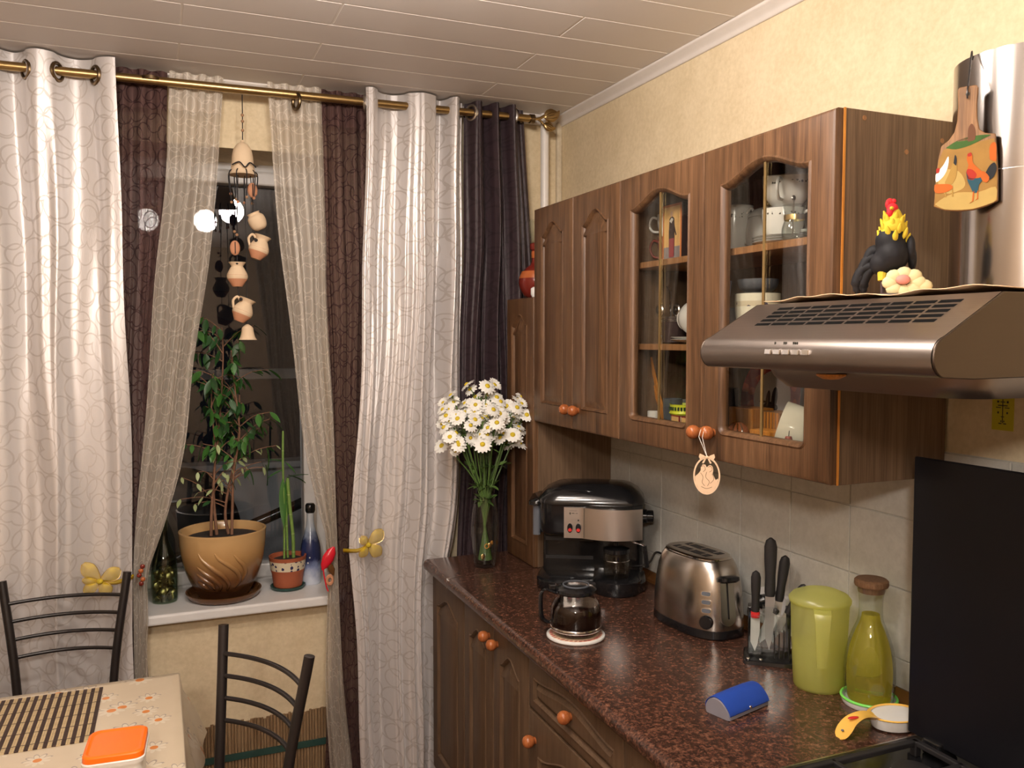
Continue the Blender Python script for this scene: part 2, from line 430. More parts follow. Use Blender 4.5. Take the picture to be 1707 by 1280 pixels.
def oilcloth():
    """pale cloth printed with scattered daisies"""
    t = NT('oilcloth'); base = t.mix(t.noise(t.co('Object'), 14, 3), (.60,.49,.35), (.68,.575,.43)); col = base
    for off, sc in (((.0,.0,.0), 8.5), ((.31,.17,.4), 7.0)):
        vec = t.co('Object', (1,1,1), off); vn = t.vor(vec, sc, .85, out=None)
        d = t.node('ShaderNodeVectorMath', operation='SUBTRACT')
        scv = t.node('ShaderNodeVectorMath', operation='SCALE'); t.set(scv.inputs[0], vec); scv.inputs['Scale'].default_value = sc
        pos = t.node('ShaderNodeVectorMath', operation='SCALE'); t.set(pos.inputs[0], vn.outputs['Position']); pos.inputs['Scale'].default_value = 1.0
        t.set(d.inputs[0], vec); t.set(d.inputs[1], vn.outputs['Position'])
        sp = t.node('ShaderNodeSeparateXYZ'); t.set(sp.inputs[0], d.outputs[0])
        yy = t.math('ADD', sp.outputs[1], sp.outputs[2])
        ang = t.math('ARCTAN2', yy, sp.outputs[0])
        rr = t.math('MULTIPLY', t.math('SQRT', t.math('ADD', t.math('MULTIPLY', sp.outputs[0], sp.outputs[0]), t.math('MULTIPLY', yy, yy))), sc)
        pet = t.math('MULTIPLY_ADD', t.math('ABSOLUTE', t.math('SINE', t.math('MULTIPLY', ang, 4.5))), .13, .10)
        inp = t.math('LESS_THAN', rr, pet)
        rim = t.math('MULTIPLY', t.math('LESS_THAN', rr, t.math('ADD', pet, .035)), t.math('GREATER_THAN', ang, .3))
        col = t.mix(rim, col, (.36,.30,.25)); col = t.mix(inp, col, (.72,.63,.50))
        col = t.mix(t.math('LESS_THAN', rr, .075), col, (.70,.24,.05))
    t.pr(c=col, r=.28, s=.5); MAT['oilcloth'] = t.m
oilcloth()
def emit(name, c, s):
    t = NT(name); e = t.node('ShaderNodeEmission'); t.set(e.inputs[0], c); e.inputs[1].default_value = s; t.t.links.new(e.outputs[0], t.out.inputs[0]); MAT[name] = t.m
emit('globe_light', LAMP_C, LAMP_W); emit('rear_globe_light', LAMP_C, LAMP_W*1.7)
M = MAT

# ================================================================ THE SETTING
def sbox(name, mat, *b, parent=None, bevel=0):
    o = MB().box(*b).build(name, M[mat], parent, smooth=0, bevel=bevel)
    if parent is None: struct(o)
    return o
sbox('floor', 'floor_wood', XL-.1, XR+.1, YF-.1, YB+.02, -.06, 0)
WX0, WX1, WZ0, WZ1 = -.88, .605, .70, 2.305           # window opening
wb = MB()
for b in ((XL-.1, WX0, 0, HC+.03), (WX1, XR+.1, 0, HC+.03), (WX0, WX1, 0, WZ0), (WX0, WX1, WZ1, HC+.03)):
    wb.box(b[0], b[1], YB, YB+.36, b[2], b[3])
struct(wb.build('wall_back', M['wallpaper'], smooth=0))
wr = sbox('wall_right', 'wallpaper', XR, XR+.12, YF-.1, YB, 0, HC+.03)
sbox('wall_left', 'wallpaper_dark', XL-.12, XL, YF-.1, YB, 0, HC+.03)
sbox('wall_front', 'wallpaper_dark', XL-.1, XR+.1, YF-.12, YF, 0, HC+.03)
# ceiling of foam planks laid across the room, each plank bevelled
ce = sbox('ceiling', 'seam_white', XL-.1, XR+.1, YF-.1, YB+.1, HC+.0012, HC+.08)
y = 3.0625; row = 0
while y > YF:
    y0 = max(y-.1615, YF)
    if row == 0: y1 = YB
    else: y1 = y
    xs = [XL] + [q for q in ((-.92, .08, 1.09) if row % 2 else (-.53, .467, 1.467)) if XL < q < XR - .01] + [XR]
    for a, b in zip(xs, xs[1:]):
        g = .0030; h = HC; c = .0008
        m = MB(); m.loops([[(a+g+c,y0+g+c,h), (b-g-c,y0+g+c,h), (b-g-c,y1-g-c,h), (a+g+c,y1-g-c,h)],
                           [(a+g,y0+g,h+.0008), (b-g,y0+g,h+.0008), (b-g,y1-g,h+.0008), (a+g,y1-g,h+.0008)],
                           [(a+g,y0+g,h+.0014), (b-g,y0+g,h+.0014), (b-g,y1-g,h+.0014), (a+g,y1-g,h+.0014)]])
        m.build('ceiling_plank', M['ceiling_foam'], ce, smooth=0)
    y = y0; row += 1
# cornice mouldings
def cornice(name, p0, p1, inward):
    prof = spline([(0, -.034), (.006, -.033), (.012, -.022), (.024, -.012), (.032, -.006), (.034, 0)], 4) + [(0, 0)]
    L = []
    for p in (p0, p1):
        L.append([(p[0]+inward[0]*d, p[1]+inward[1]*d, HC+z) for d, z in prof])
    struct(MB().loops(L).build(name, M['cornice'], smooth=50))
cornice('trim_1', (XR, YF), (XR, YB), (-1, 0)); cornice('trim_2', (XL, YB), (XR, YB), (0, -1)); cornice('trim_3', (XL, YF), (XL, YB), (1, 0))
# painted moulding strip in the corner and heating riser beside it
struct(MB().box(XR-.022, XR, YB-.022, YB, 1.2, HC-.02).build('trim_4', M['wallpaper_pale'], smooth=0, bevel=.006))
o = MB().tube([(1.412, 3.045, .02), (1.412, 3.045, HC)], .0165, 16).build('riser_pipe', M['pipe_paint'])
tag(o, 'white vertical heating riser pipe in the corner below the leaf finial', 'pipe')
# wall tiles behind the worktop, one by one
tb = MB().box(XR-.004, XR, .2, 2.93, .80, 1.421).build('grout_bed', M['grout'], wr, smooth=0)
ys = [2.925, 2.7205, 2.5195] + [2.3185 - .2012*k for k in range(11)]
zs = [.800, .951, 1.1065, 1.2645, 1.421]
for a, b in zip(ys, ys[1:]):
    for c, d in zip(zs, zs[1:]):
        MB().box(XR-.008, XR-.003, b+.0013, a-.0013, c+.0013, d-.0013).build('tile', M['tile'], wr, smooth=0, bevel=.0012, seg=1)
# window: frame, two sashes, panes, sill
wd = bpy.data.objects.new('window_1', None); COL.objects.link(wd); struct(wd)
def frame(name, x0, x1, z0, z1, y0, y1, t, mat='white_plastic', bevel=.006, parent=wd):
    m = MB(); m.box(x0, x0+t, y0, y1, z0, z1).box(x1-t, x1, y0, y1, z0, z1).box(x0+t, x1-t, y0, y1, z0, z0+t).box(x0+t, x1-t, y0, y1, z1-t, z1)
    return m.build(name, M[mat], parent, smooth=0, bevel=bevel)
frame('window_frame', WX0, WX1, .715, WZ1, 3.345, 3.42, .045)
for x0, x1 in ((WX0+.04, -.10), (-.10, WX1-.04)):
    f = frame('window_sash', x0, x1, .745, WZ1-.03, 3.33, 3.40, .048)
    MB().box(x0+.045, x1-.045, 3.376, 3.380, .79, WZ1-.075).build('pane', M['window_glass'], f, smooth=0)
MB().box(WX0-.01, WX1+.02, 3.030, 3.36, .6945, .730).build('window_sill', M['white_plastic'], wd, smooth=0, bevel=.008, seg=3)
# glazed balcony outside: parapet and dark fittings
struct(MB().box(-2.2, 2.4, 4.45, 4.52, -.1, 1.0).box(-2.2, 2.4, 4.40, 4.54, 1.0, 1.03).build('wall_balcony', M['parapet_grey'], smooth=0))
struct(MB().box(-2.2, 2.4, 3.46, 4.5, -.16, -.1).build('floor_balcony', M['parapet_grey'], smooth=0))
b = thing('balcony_window', 'dark outer balcony glazing bars above the grey parapet', 'window', (0, 4.48, 1.03))
for x in (-1.2, -.25, .85, 1.7): MB().box(x-.03, x+.03, -.03, .03, 0, 1.5).build('glazing_bar', M['grey_frame'], b, smooth=0)
MB().box(-2.2, 2.4, -.03, .03, .42, .47).build('glazing_bar', M['grey_frame'], b, smooth=0)
t = thing('covered_bundle', 'dark covered bundle standing on the balcony behind the big flowerpot', 'bundle', (.02, 3.9, -.1))
m = MB(); prof = spline([(.02, 1.20), (.16, 1.18), (.25, 1.08), (.29, .9), (.30, .4), (.30, 0)], 4)
L = [[((r*(1+.12*sin(3*a+z*3)))*cos(a), .6*r*(1+.1*cos(2*a))*sin(a), z) for a in [2*pi*i/24 for i in range(24)]] for r, z in prof[::-1]]
m.loops(L).build('cover', M['black_matte'], t, smooth=180)
MB().torus((0,0,1.08), .262, .01, 24, 6, sy=.62).build('strap', M['black_metal'], t)
t = thing('tubular_stand', 'black tubular stand with a slanted bar on the balcony behind the ficus', 'stand', (.1, 3.56, -.1))
MB().tube([(-.12, .0, .86), (.5, .06, 1.08)], [.022, .022], 12).build('slanted_bar', M['black_plastic'], t)
for lx, lz in ((-.10, .865), (.08, .93)): MB().tube([(lx, .01+.02*lx, lz), (lx-.02, .01, .0)], .014, 10).build('leg', M['black_plastic'], t)
MB().tube([(.5, .06, 1.08), (.62, .07, 1.12)], [.026, .020], 12).build('grip', M['black_plastic'], t)

# bamboo reed covering on the lower wall, with a dark ribbon border
bw = thing('bamboo_wall_mat', 'brown bamboo reed covering on the lower wall under the windowsill', 'wall mat', (0, YB, 0))
m = MB(); x = -.9
while x < .86:
    wdt = random.uniform(.009, .013); top = .300 + random.uniform(-.005, .005)
    m.loops([[(x+wdt*.5+wdt*.48*cos(a), -.004-.006*max(0, sin(a)), z) for a in [pi*i/5 for i in range(6)]] for z in (.002, top)]); x += wdt
o = m.build('reed_layer', M['bamboo_reed'], bw); o['kind'] = 'stuff'
MB().box(-.9, .86, -.014, -.010, .165, .189).build('ribbon', M['green_saucer'], bw, smooth=0)
MB().box(-.9, .86, -.014, -.010, .03, .05).build('ribbon', M['green_saucer'], bw, smooth=0)

# ================================================================ CEILING LAMP (out of the picture, seen in the window)
ch = thing('chandelier', 'three globe ceiling lamp mirrored in the dark window glass', 'lamp', (.20, 1.14, HC))
MB().lathe([(.07, -.02), (.075, -.01), (.06, .0)], 24).build('ceiling_plate', M['brass'], ch)
MB().tube([(0,0,-.02), (0,0,-.08)], .012, 10).build('stem', M['brass'], ch)
for gx, gy in ((.42, 1.50), (.30, 1.01), (-.04, .92)):
    dx, dy = gx-.20, gy-1.14
    a = MB().tube(spline([(0,0,-.06), (dx*.5, dy*.5, -.05), (dx, dy, -.045)], 5), .007, 8).build('lamp_arm', M['brass'], ch)
    MB().lathe([(.03, -.062), (.03, -.045), (.012, -.04)], 16, c=(dx, dy)).build('socket', M['brass'], a)
    MB().ball((dx, dy, -.128), .07, 20, 14).build('globe', M['globe_light'], a, smooth=180)

hl = thing('rear_ceiling_light', 'single globe ceiling light at the door end of the room', 'lamp', (-.40, -.55, HC))
MB().lathe([(.05, -.02), (.055, -.01), (.05, .0)], 24).build('ceiling_plate', M['brass'], hl)
MB().tube([(0,0,-.015), (0,0,-.26)], .006, 10).build('stem', M['brass'], hl)
MB().lathe([(.012,-.26), (.035,-.275), (.035,-.29)], 16).build('socket', M['brass'], hl)
MB().ball((0, 0, -.37), .095, 20, 14).build('globe', M['rear_globe_light'], hl, smooth=180)

# ================================================================ CURTAINS
YR, ZR = 2.965, 2.470
rod = thing('curtain_rod', 'antique brass curtain rod with a double leaf finial at its end', 'curtain rod', (0, YR, ZR))
MB().tube([(-1.2, 0, -.008), (1.315, 0, .010)], .0135, 20).build('pole', M['brass'], rod)
MB().tube([(1.312, 0, .010), (1.33, 0, .010)], .017, 16).build('end_collar', M['brass_dark'], rod)
MB().tube(spline([(1.325,0,.010), (1.352,-.002,.014), (1.378,-.004,.030)], 5), .0055, 8).build('twig', M['brass'], rod)
MB().tube(spline([(1.345,0,.012), (1.362,0,.002), (1.375,0,-.014)], 5), .0045, 8).build('twig', M['brass'], rod)
def metal_leaf(c, ln, wd_, ang):
    """embossed cast leaf: rounded blade running out to a bent tip"""
    o_ = spline([(0,0), (.10,.30), (.30,.50), (.55,.52), (.75,.36), (.88,.22), (1.0,.30), (.99,.10), (.90,-.12), (.70,-.36), (.45,-.47), (.20,-.36), (.05,-.14), (0,0)], 3)[:-1]
    L = []
    for sc_, yy in ((.90,.004), (1.0,0), (.92,-.0035), (.55,-.007), (.12,-.0075)):
        L.append([(.45*ln + (x*ln-.45*ln)*sc_, yy, z*wd_*sc_) for x, z in o_])
    m = MB(); m.at(c, (0, -ang, 0)); m.loops(L); o = m.build('leaf', M['brass'], rod, smooth=60)
    for q in (-.28, 0, .28):
        v = MB(); v.at(c, (0, -ang, 0)); v.tube([(.10*ln, -.006, q*.3*wd_), (.45*ln, -.0085, q*wd_*.8), (.74*ln, -.005, q*wd_*.7)], .0012, 5); v.build('leaf_vein', M['brass_dark'], o)
    return o
metal_leaf((1.368, -.006, .018), .072, .050, R(16)); metal_leaf((1.366, -.006, -.006), .052, .036, R(-22))
b = MB().tube([(1.28, .005, 0), (1.28, .12, 0)], .008, 10).lathe([(.028, 0), (.028, .01)], 16).build('bracket', M['brass_dark'], rod)

def wave_fn(gr, u):
    """position along the eyelets -> running phase"""
    for k in range(len(gr)-1):
        if u <= gr[k+1] or k == len(gr)-2:
            return k + (u-gr[k])/(gr[k+1]-gr[k])
    return 0
def curtain(name, label, rows, gr, amp, mat, y0=YR, sign=1, cols=120, nrows=40, group=None, seed=0, soft=.55, cloth_w=None, ztop_wave=0, bow=.0):
    """rows: (z, x_left, x_right, fold depth, y shift), top to bottom; gr: eyelet places across the width (0..1)"""
    rnd = random.Random(seed); rows = sorted(rows, key=lambda r: -r[0]); root = thing(name, label, 'curtain', ((rows[0][1]+rows[0][2])/2, y0, 0), 0, group)
    ox = root.location.x; P = spline([tuple(r) for r in rows], 12)
    zt, zb = rows[0][0], rows[-1][0]; vs = []; uv = []
    ph = [rnd.uniform(0, 6.28) for _ in range(6)]; W = cloth_w or (rows[0][2]-rows[0][1])*1.35
    crease = [(rnd.uniform(0,1), rnd.uniform(.010,.030), rnd.choice((-1,1))*rnd.uniform(.2,.5), rnd.uniform(-.10,.10), rnd.uniform(0,6.28)) for _ in range(20)]
    for j in range(nrows+1):
        z = zt + (zb-zt)*j/nrows
        k = min(range(len(P)), key=lambda i: abs(P[i][0]-z))
        k2 = min(max(k + (1 if P[k][0] > z else -1), 0), len(P)-1); d = P[k2][0]-P[k][0]; t = (z-P[k][0])/d if abs(d) > 1e-9 else 0
        xl, xr, am, ys = [P[k][q] + (P[k2][q]-P[k][q])*t for q in (1, 2, 3, 4)]
        dn = (zt-z)/max(zt-zb, .01)
        for i in range(cols+1):
            u = i/cols; s = wave_fn(gr, u); f = sin(pi*s)
            f = math.copysign(abs(f)**soft, f)
            yy = -sign*amp*am*f + ys
            xx = xl + (xr-xl)*u + .10*(xr-xl)/max(1, len(gr))*sin(2*pi*s)*min(1, am)*(.5)
            yy += (.010*sin(9*u+ph[0]+2.2*dn*3) + .006*sin(23*u+ph[1]-5*dn) + .004*sin(41*u+ph[2]+9*dn))*min(1, dn*3)*amp/.035
            yy += amp*min(1, dn*2.5+.15)*sum(ca_*math.exp(-((u-cu-cdr*dn-.012*sin(5*dn+cp))/cw)**2) for cu, cw, ca_, cdr, cp in crease)
            xx += .004*sin(6*dn*3+ph[3]+4*u)*min(1, dn*4)
            zz = z + (ztop_wave*sin(pi*s+.6) if j == 0 else 0)
            vs.append((xx-ox, yy, zz)); uv.append((u*W+seed*1.37, z))
    n = cols+1; fs = [(j*n+i, j*n+i+1, (j+1)*n+i+1, (j+1)*n+i) for j in range(nrows) for i in range(cols)]
    me = bpy.data.meshes.new('fabric'); me.from_pydata(vs, [], fs); me.update()
    ul = me.uv_layers.new(name='UVMap')
    for lp in me.loops: ul.data[lp.index].uv = uv[lp.vertex_index]
    me.shade_smooth(); me.materials.append(M[mat])
    o = bpy.data.objects.new('fabric', me); COL.objects.link(o); o.parent = root
    return root, o, vs, n
def eyelets(root, spots, mat='brass_dark'):
    for x, z, tilt in spots:
        m = MB(); m.at((x-root.location.x, YR-root.location.y, z), (0, pi/2, tilt)); m.torus((0,0,0), .0255, .0062, 24, 8)
        m.build('eyelet', M[mat], root)

ca, fab, _, _ = curtain('satin_curtain', 'cream satin curtain with circle pattern hanging left of the window, behind the chair',
    [(2.519,-.80,-.098,1,0), (2.30,-.80,-.095,1,0), (1.6,-.80,-.084,.75,0), (.93,-.80,-.082,.55,.006), (.62,-.80,-.092,.6,.006), (.04,-.80,-.09,.65,0)],
    [-.02,.08,.20,.31,.42,.54,.645,.765,.915,1.06], .036, 'satin_cream', seed=1, group='curtains on the brass rod', ztop_wave=.0)
eyelets(ca, [(-.345,2.463,.5), (-.262,2.466,-.5), (-.158,2.468,.5)])
cb, _, _, _ = curtain('satin_curtain', 'cream satin curtain with circle pattern hanging right of the window, tied with a yellow flower',
    [(2.519,.682,1.058,1,0), (2.3,.680,1.055,1,0), (1.58,.655,1.045,.8,0), (1.1,.625,1.032,.6,0), (.93,.610,1.02,.5,.004), (.80,.615,1.00,.6,.004), (.5,.632,.985,.75,0), (.03,.648,.975,.85,0)],
    [-.02,.13,.40,.70,.82,.93,1.04], .038, 'satin_cream', seed=2, group='curtains on the brass rod')
eyelets(cb, [(.688,2.470,-.35), (.862,2.474,.65)], 'steel')
cc, _, _, _ = curtain('plum_curtain', 'dark plum curtain hanging by the corner above the tall cupboard', 
    [(2.517,1.062,1.300,1,0), (2.3,1.062,1.312,.9,0), (2.0,1.058,1.335,.8,0), (1.7,1.050,1.345,.6,.01), (1.2,1.045,1.34,.5,.015), (.9,1.035,1.33,.5,.02), (.05,1.03,1.32,.5,.02)],
    [-.1,.09,.24,.38,.52,.66,.80,1.12], .034, 'satin_plum', seed=3, group='curtains on the brass rod', sign=-1)
eyelets(cc, [(1.080,2.478,.55), (1.238,2.480,.6)], 'steel')
YS = 3.001
def hem(root, x0, x1, z, mat):
    pass
c1, _, _, _ = curtain('brown_sheer', 'dark brown sheer curtain between the left satin curtain and the cream sheer',
    [(2.516,-.20,.050,1,0), (2.2,-.20,.038,1,0), (1.6,-.20,-.004,.8,0), (1.0,-.16,-.046,.6,0), (.88,-.15,-.055,.5,0), (.5,-.16,-.05,.6,0), (.05,-.17,-.045,.7,0)],
    [k/9-.02 for k in range(11)], .008, 'organza_brown', y0=YS+.015, seed=4, group='curtains on the brass rod')
c2, _, _, _ = curtain('cream_sheer', 'cream sheer curtain swept to the left of the window gap', 
    [(2.516,.056,.222,1,0), (2.2,.038,.198,1,0), (1.89,.006,.160,1,0), (1.6,-.022,.118,.9,0), (1.3,-.052,.080,.8,-.004), (1.05,-.072,.010,.6,-.006), (.885,-.083,-.042,.45,-.008), (.75,-.088,-.040,.5,-.008), (.55,-.094,-.046,.6,-.008), (.05,-.10,-.035,.7,-.008)],
    [k/7-.03 for k in range(9)], .010, 'organza_cream', y0=YS, seed=5, group='curtains on the brass rod')
c3, _, _, _ = curtain('cream_sheer', 'cream sheer curtain swept to the right of the window gap',
    [(2.516,.360,.542,1,0), (2.2,.378,.548,1,0), (1.92,.400,.556,1,0), (1.6,.432,.562,.9,0), (1.29,.470,.570,.8,-.004), (1.05,.515,.578,.6,-.006), (.945,.538,.582,.45,-.008), (.8,.538,.584,.5,-.008), (.45,.533,.590,.6,-.008), (.14,.540,.625,.7,-.008), (.05,.542,.63,.7,-.008)],
    [k/7-.03 for k in range(9)], .010, 'organza_cream', y0=YS, seed=6, group='curtains on the brass rod')
c4, _, _, _ = curtain('brown_sheer', 'dark brown sheer curtain between the cream sheer and the right satin curtain',
    [(2.516,.538,.70,1,0), (2.2,.545,.70,1,0), (1.58,.556,.69,.8,0), (.945,.575,.66,.6,0), (.5,.555,.66,.6,0), (.05,.528,.66,.8,0)],
    [k/6-.02 for k in range(8)], .008, 'organza_brown', y0=YS+.015, seed=7, group='curtains on the brass rod')
eyelets(c3, [(.452, 2.452, .3)])

# yellow organza flowers on the tie-backs
def tie_flower(label, loc, scale, petals, band_to, tilt=0):
    t = thing('flower_tieback', label, 'curtain tie', loc)
    for a, ln, wd_ in petals:
        m = MB(); L = []
        for i in range(9):
            u = i/8; hw = wd_*.5*(sin(pi*min(1, .04+u*.93))**.6)*(.45+.75*u if u < .7 else 1)
            yy = -.010 - .012*sin(pi*u*.9)
            L.append([(u*ln, yy - .006*(1-s*s), s*hw) for s in (-1,-.6,-.2,.2,.6,1)])
        m.at((0,0,0), (0, -a, 0), (scale,)*3)
        vs = [p for l in L for p in l]; fs = [(i*6+k, i*6+k+1, (i+1)*6+k+1, (i+1)*6+k) for i in range(8) for k in range(5)]
        m.add(vs, fs); o = m.build('petal', M['organza_yellow'], t, smooth=180, recalc=False)
        edge = [Vector(l[0]) for l in L] + [Vector(p) for p in L[-1]] + [Vector(l[-1]) for l in L[::-1]]
        e = MB(); e.at((0,0,0), (0, -a, 0), (scale,)*3); e.tube([tuple(p) for p in edge], .0008, 5); e.build('wire_rim', M['gold_strip'], o)
    MB().ball((0,-.022,0), (.010*scale, .010*scale, .009*scale), 12, 8).build('bud', M['rooster_yellow'], t, smooth=180)
    pts = spline([(0,-.010,-.004), ((band_to[0])*.5, -.012, band_to[2]*.5-.004), band_to], 6)
    m = MB(); L = [[(p[0], p[1]-.001, p[2]-.007), (p[0], p[1]-.003, p[2]), (p[0], p[1]-.001, p[2]+.007), (p[0], p[1]+.0015, p[2])] for p in pts]
    m.loops(L).build('band', M['organza_yellow'], t, smooth=180)
    return t
tie_flower('yellow gauze flower tie on the left satin curtain, behind the chair back', (-.178, 2.918, .900), 1.0,
    [(R(128), .075, .052), (R(28), .066, .050), (R(215), .055, .040), (R(300), .052, .046), (R(172), .05, .03)], (.095, .05, -.012))
tie_flower('yellow gauze flower tie on the right satin curtain, above the sill', (.668, 2.915, .935), 1.0,
    [(R(42), .070, .054), (R(133), .040, .036), (R(235), .050, .036), (R(318), .060, .052)], (-.075, .05, -.028))
# small ornaments fixed to the tie-backs beside the sill
t = thing('red_foil_ornament', 'red foil bird ornament with a ribbon hanging by the right cream sheer', 'ornament', (.540, 2.965, .875))
MB().at((0,0,.008), (0, R(28), 0)).lathe([(.002,-.045), (.014,-.028), (.021,0), (.017,.026), (.004,.045)], 14, sy=.6).build('body', M['red_foil'], t)
MB().at((-.018,-.004,-.045)).tube([(0,0,.03), (.002,0,0), (.010,0,-.045), (.016,0,-.062)], .0025, 6).build('ribbon', M['red_foil'], t)
MB().at((.012,0,-.035), (0, R(-20), 0)).lathe([(.002,-.02), (.012,0), (.010,.022)], 12, sy=.6).build('under_body', M['brown_glaze'], t)
MB().at((.004,-.004,-.068), (R(90),0,0)).torus((0,0,0), .010, .005, 16, 6, sy=1.4).build('ring', M['clay_red'], t)
t = thing('beaded_clip', 'small amber beaded clip on the left cream sheer beside the coin bottle', 'clip', (-.062, 2.962, .89))
for k in range(5):
    MB().ball((.006*sin(k*2.1), 0, -.028+.014*k), (.008, .006, .008), 10, 7).build('bead', M['amber_glaze' if k % 2 else 'red_brown_glaze'], t, smooth=180)

# ================================================================ FITTED KITCHEN
RZ = -pi/2       # local x runs right along the wall, local y into the wall
def arch_outline(x0, x1, z0, z1, h, r=.0, n=26, foot=.0):
    """closed outline counter-clockwise (seen from the front): bottom, right, bell arch top, left"""
    cx, hw = (x0+x1)/2, (x1-x0)/2
    bot = [(x0, z0), (x1, z0)] if r <= 0 else arc(pi, 1.5*pi, 5, r, (x0+r, z0+r)) + arc(1.5*pi, 2*pi, 5, r, (x1-r, z0+r))
    top = []
    for i in range(n+1):
        s = 1 - 2*i/n; a = min(1, abs(s)/.93); top.append((cx + s*hw, z1 - h + h*(.5*(1+cos(pi*a)))**.85))
    return bot + top
def rect(x0, x1, z0, z1): return [(x0,z0),(x1,z0),(x1,z1),(x0,z1)]
def door(parent, x0, x1, z0, z1, h=.040, mx=.062, mz0=.065, mz1=.055, knob=None, glass=False, name='door', mat='oak', T=.019, k=1.0):
    g = .0012; x0 += g; x1 -= g; z0 += g; z1 -= g; m = MB()
    O = arch_outline(x0+mx, x1-mx, z0+mz0, z1-mz1, h, .022 if glass else .0)
    def put(y): return lambda p: (p[0], y, p[1])
    def loop(pl, y): return [(p[0], y, p[1]) for p in pl]
    c = .007; inner = rect(x0+c, x1-c, z0+c, z1-c)
    m.loops([loop(rect(x0,x1,z0,z1), 0), loop(rect(x0,x1,z0,z1), -T+.006), loop(rect(x0+.002,x1-.002,z0+.002,z1-.002), -T+.002), loop(inner, -T)], c0=not glass, c1=False)
    m.holed(inner, O, lambda a, b: (a, -T, b))
    if glass:
        m.loops([loop(O, -T), loop(offset(O, .004), -T-.003), loop(offset(O, .010), -T+.001), loop(offset(O, .014), -T+.009), loop(offset(O, .014), 0)], False, False)
        m.holed(rect(x0,x1,z0,z1), offset(O, .014), lambda a, b: (a, 0, b))
    else:
        m.loops([loop(O, -T), loop(offset(O, .003), -T-.003), loop(offset(O, .008), -T+.001), loop(offset(O, .011), -T+.007), loop(offset(O, .016*k), -T+.007), loop(offset(O, .034*k), -T-.001)], False, True)
    d = m.build(name, M[mat], parent, smooth=30)
    if glass:
        I = offset(O, .012); MB().loops([loop(I, -.010), loop(I, -.006)]).build('pane', M['cabinet_glass'], d, smooth=0)
        cx = (x0+x1)/2; zt = z1-mz1-.012
        MB().box(cx-.0035, cx+.0035, -.0135, -.0105, z0+mz0+.012, zt).build('glazing_strip', M['gold_strip'], d, smooth=0)
    if knob: knob_at(d, knob[0], -T, knob[1])
    return d
def knob_at(parent, x, y, z, r=.0165):
    k = MB().at((x, y, z), (pi/2, 0, 0)); k.lathe([(.010, -.002), (.009, .003), (.0125, .007), (.0155, .012), (.0168, .019), (.0155, .026), (.0115, .0315), (.006, .0345), (.0, .0355)], 20)
    return k.build('knob', M['knob_wood'], parent, smooth=60)
def carcass(root, wdt, dep, z0, z1, mat='oak_side_lit', shelves=(), back=True, t=.016, y0=.0):
    for nm, b in (('side_panel', (0, t, y0, dep, z0, z1)), ('side_panel', (wdt-t, wdt, y0, dep, z0, z1)), ('bottom_panel', (t, wdt-t, y0, dep, z0, z0+t)), ('top_panel', (t, wdt-t, y0, dep, z1-t, z1))):
        MB().box(*b).build(nm, M[mat], root, smooth=0, bevel=.0008, seg=1)
    if back: MB().box(t, wdt-t, dep-.006, dep, z0+t, z1-t).build('back_panel', M[mat], root, smooth=0)
    for s in shelves: MB().box(t, wdt-t, y0+.012, dep-.008, s-.008, s+.008).build('shelf', M['oak_shelf'], root, smooth=0, bevel=.001, seg=1)

DEP = XR-.009-1.205          # depth behind the doors
u1 = thing('wall_cabinet', 'brown oak wall cabinet with two solid arched doors, next to the corner', 'cabinet', (1.205, 2.646, 0), RZ, 'oak wall cabinets')
carcass(u1, .581, DEP, 1.371, 2.090)
door(u1, 0, .292, 1.371, 2.090, knob=(.276, 1.434)); door(u1, .292, .581, 1.371, 2.090, knob=(.334, 1.434))
u2 = thing('wall_cabinet', 'brown oak wall cabinet with two glazed arched doors full of china', 'cabinet', (1.205, 2.065, 0), RZ, 'oak wall cabinets')
carcass(u2, .807, DEP, 1.371, 2.090, shelves=(1.632, 1.852))
door(u2, 0, .391, 1.371, 2.090, h=.036, mx=.055, mz0=.060, mz1=.050, knob=(.385, 1.434), glass=True)
door(u2, .391, .807, 1.371, 2.090, h=.036, mx=.062, mz0=.060, mz1=.050, knob=(.438, 1.437), glass=True)
MB().box(.8071, .8085, -.001, .004, 1.371, 2.09).build('edge_band', M['honey_wood'], u2, smooth=0)
for (px, pz) in ((.05, 2.075), (.255, 2.05), (.16, 2.02)):
    MB().at((.807, px, pz), (0, pi/2, 0)).lathe([(.005, 0), (.005, .0008)], 12).build('screw_cap', M['oak_shelf'], u2)
# tall narrow cupboard standing on the worktop in the corner
u3 = thing('corner_cupboard', 'narrow oak cupboard with an arched door standing on the worktop in the corner', 'cabinet', (1.205, 2.888, 0), RZ)
carcass(u3, .240, DEP, ZC+.001, 1.797)
door(u3, 0, .240, ZC+.001, 1.797, h=.038, mx=.05)
# base cabinets
BX = .915; BD = XR-.009-BX
def base_unit(label, y0, y1):
    u = thing('base_cabinet', label, 'cabinet', (BX, y1, 0), RZ, 'oak base cabinets under the worktop'); carcass(u, y1-y0, BD, .10, .818, 'oak_base_shaded')
    MB().box(0, y1-y0, .05, .066, 0, .10).build('plinth', M['oak_side_lit'], u, smooth=0); return u
b0 = base_unit('narrow oak base cabinet at the curtain end of the worktop', 2.545, 2.885); door(b0, 0, .34, .105, .815, h=.038, mx=.06, mat='oak_base_shaded')
b1 = base_unit('oak base cabinet with two arched doors and a pair of round knobs', 2.03, 2.545)
door(b1, 0, .2575, .105, .815, h=.038, mx=.055, knob=(.226, .771), mat='oak_base_shaded'); door(b1, .2575, .515, .105, .815, h=.038, mx=.055, knob=(.292, .767), mat='oak_base_shaded')
b2 = base_unit('oak base cabinet with a drawer above a single door', 1.53, 2.03)
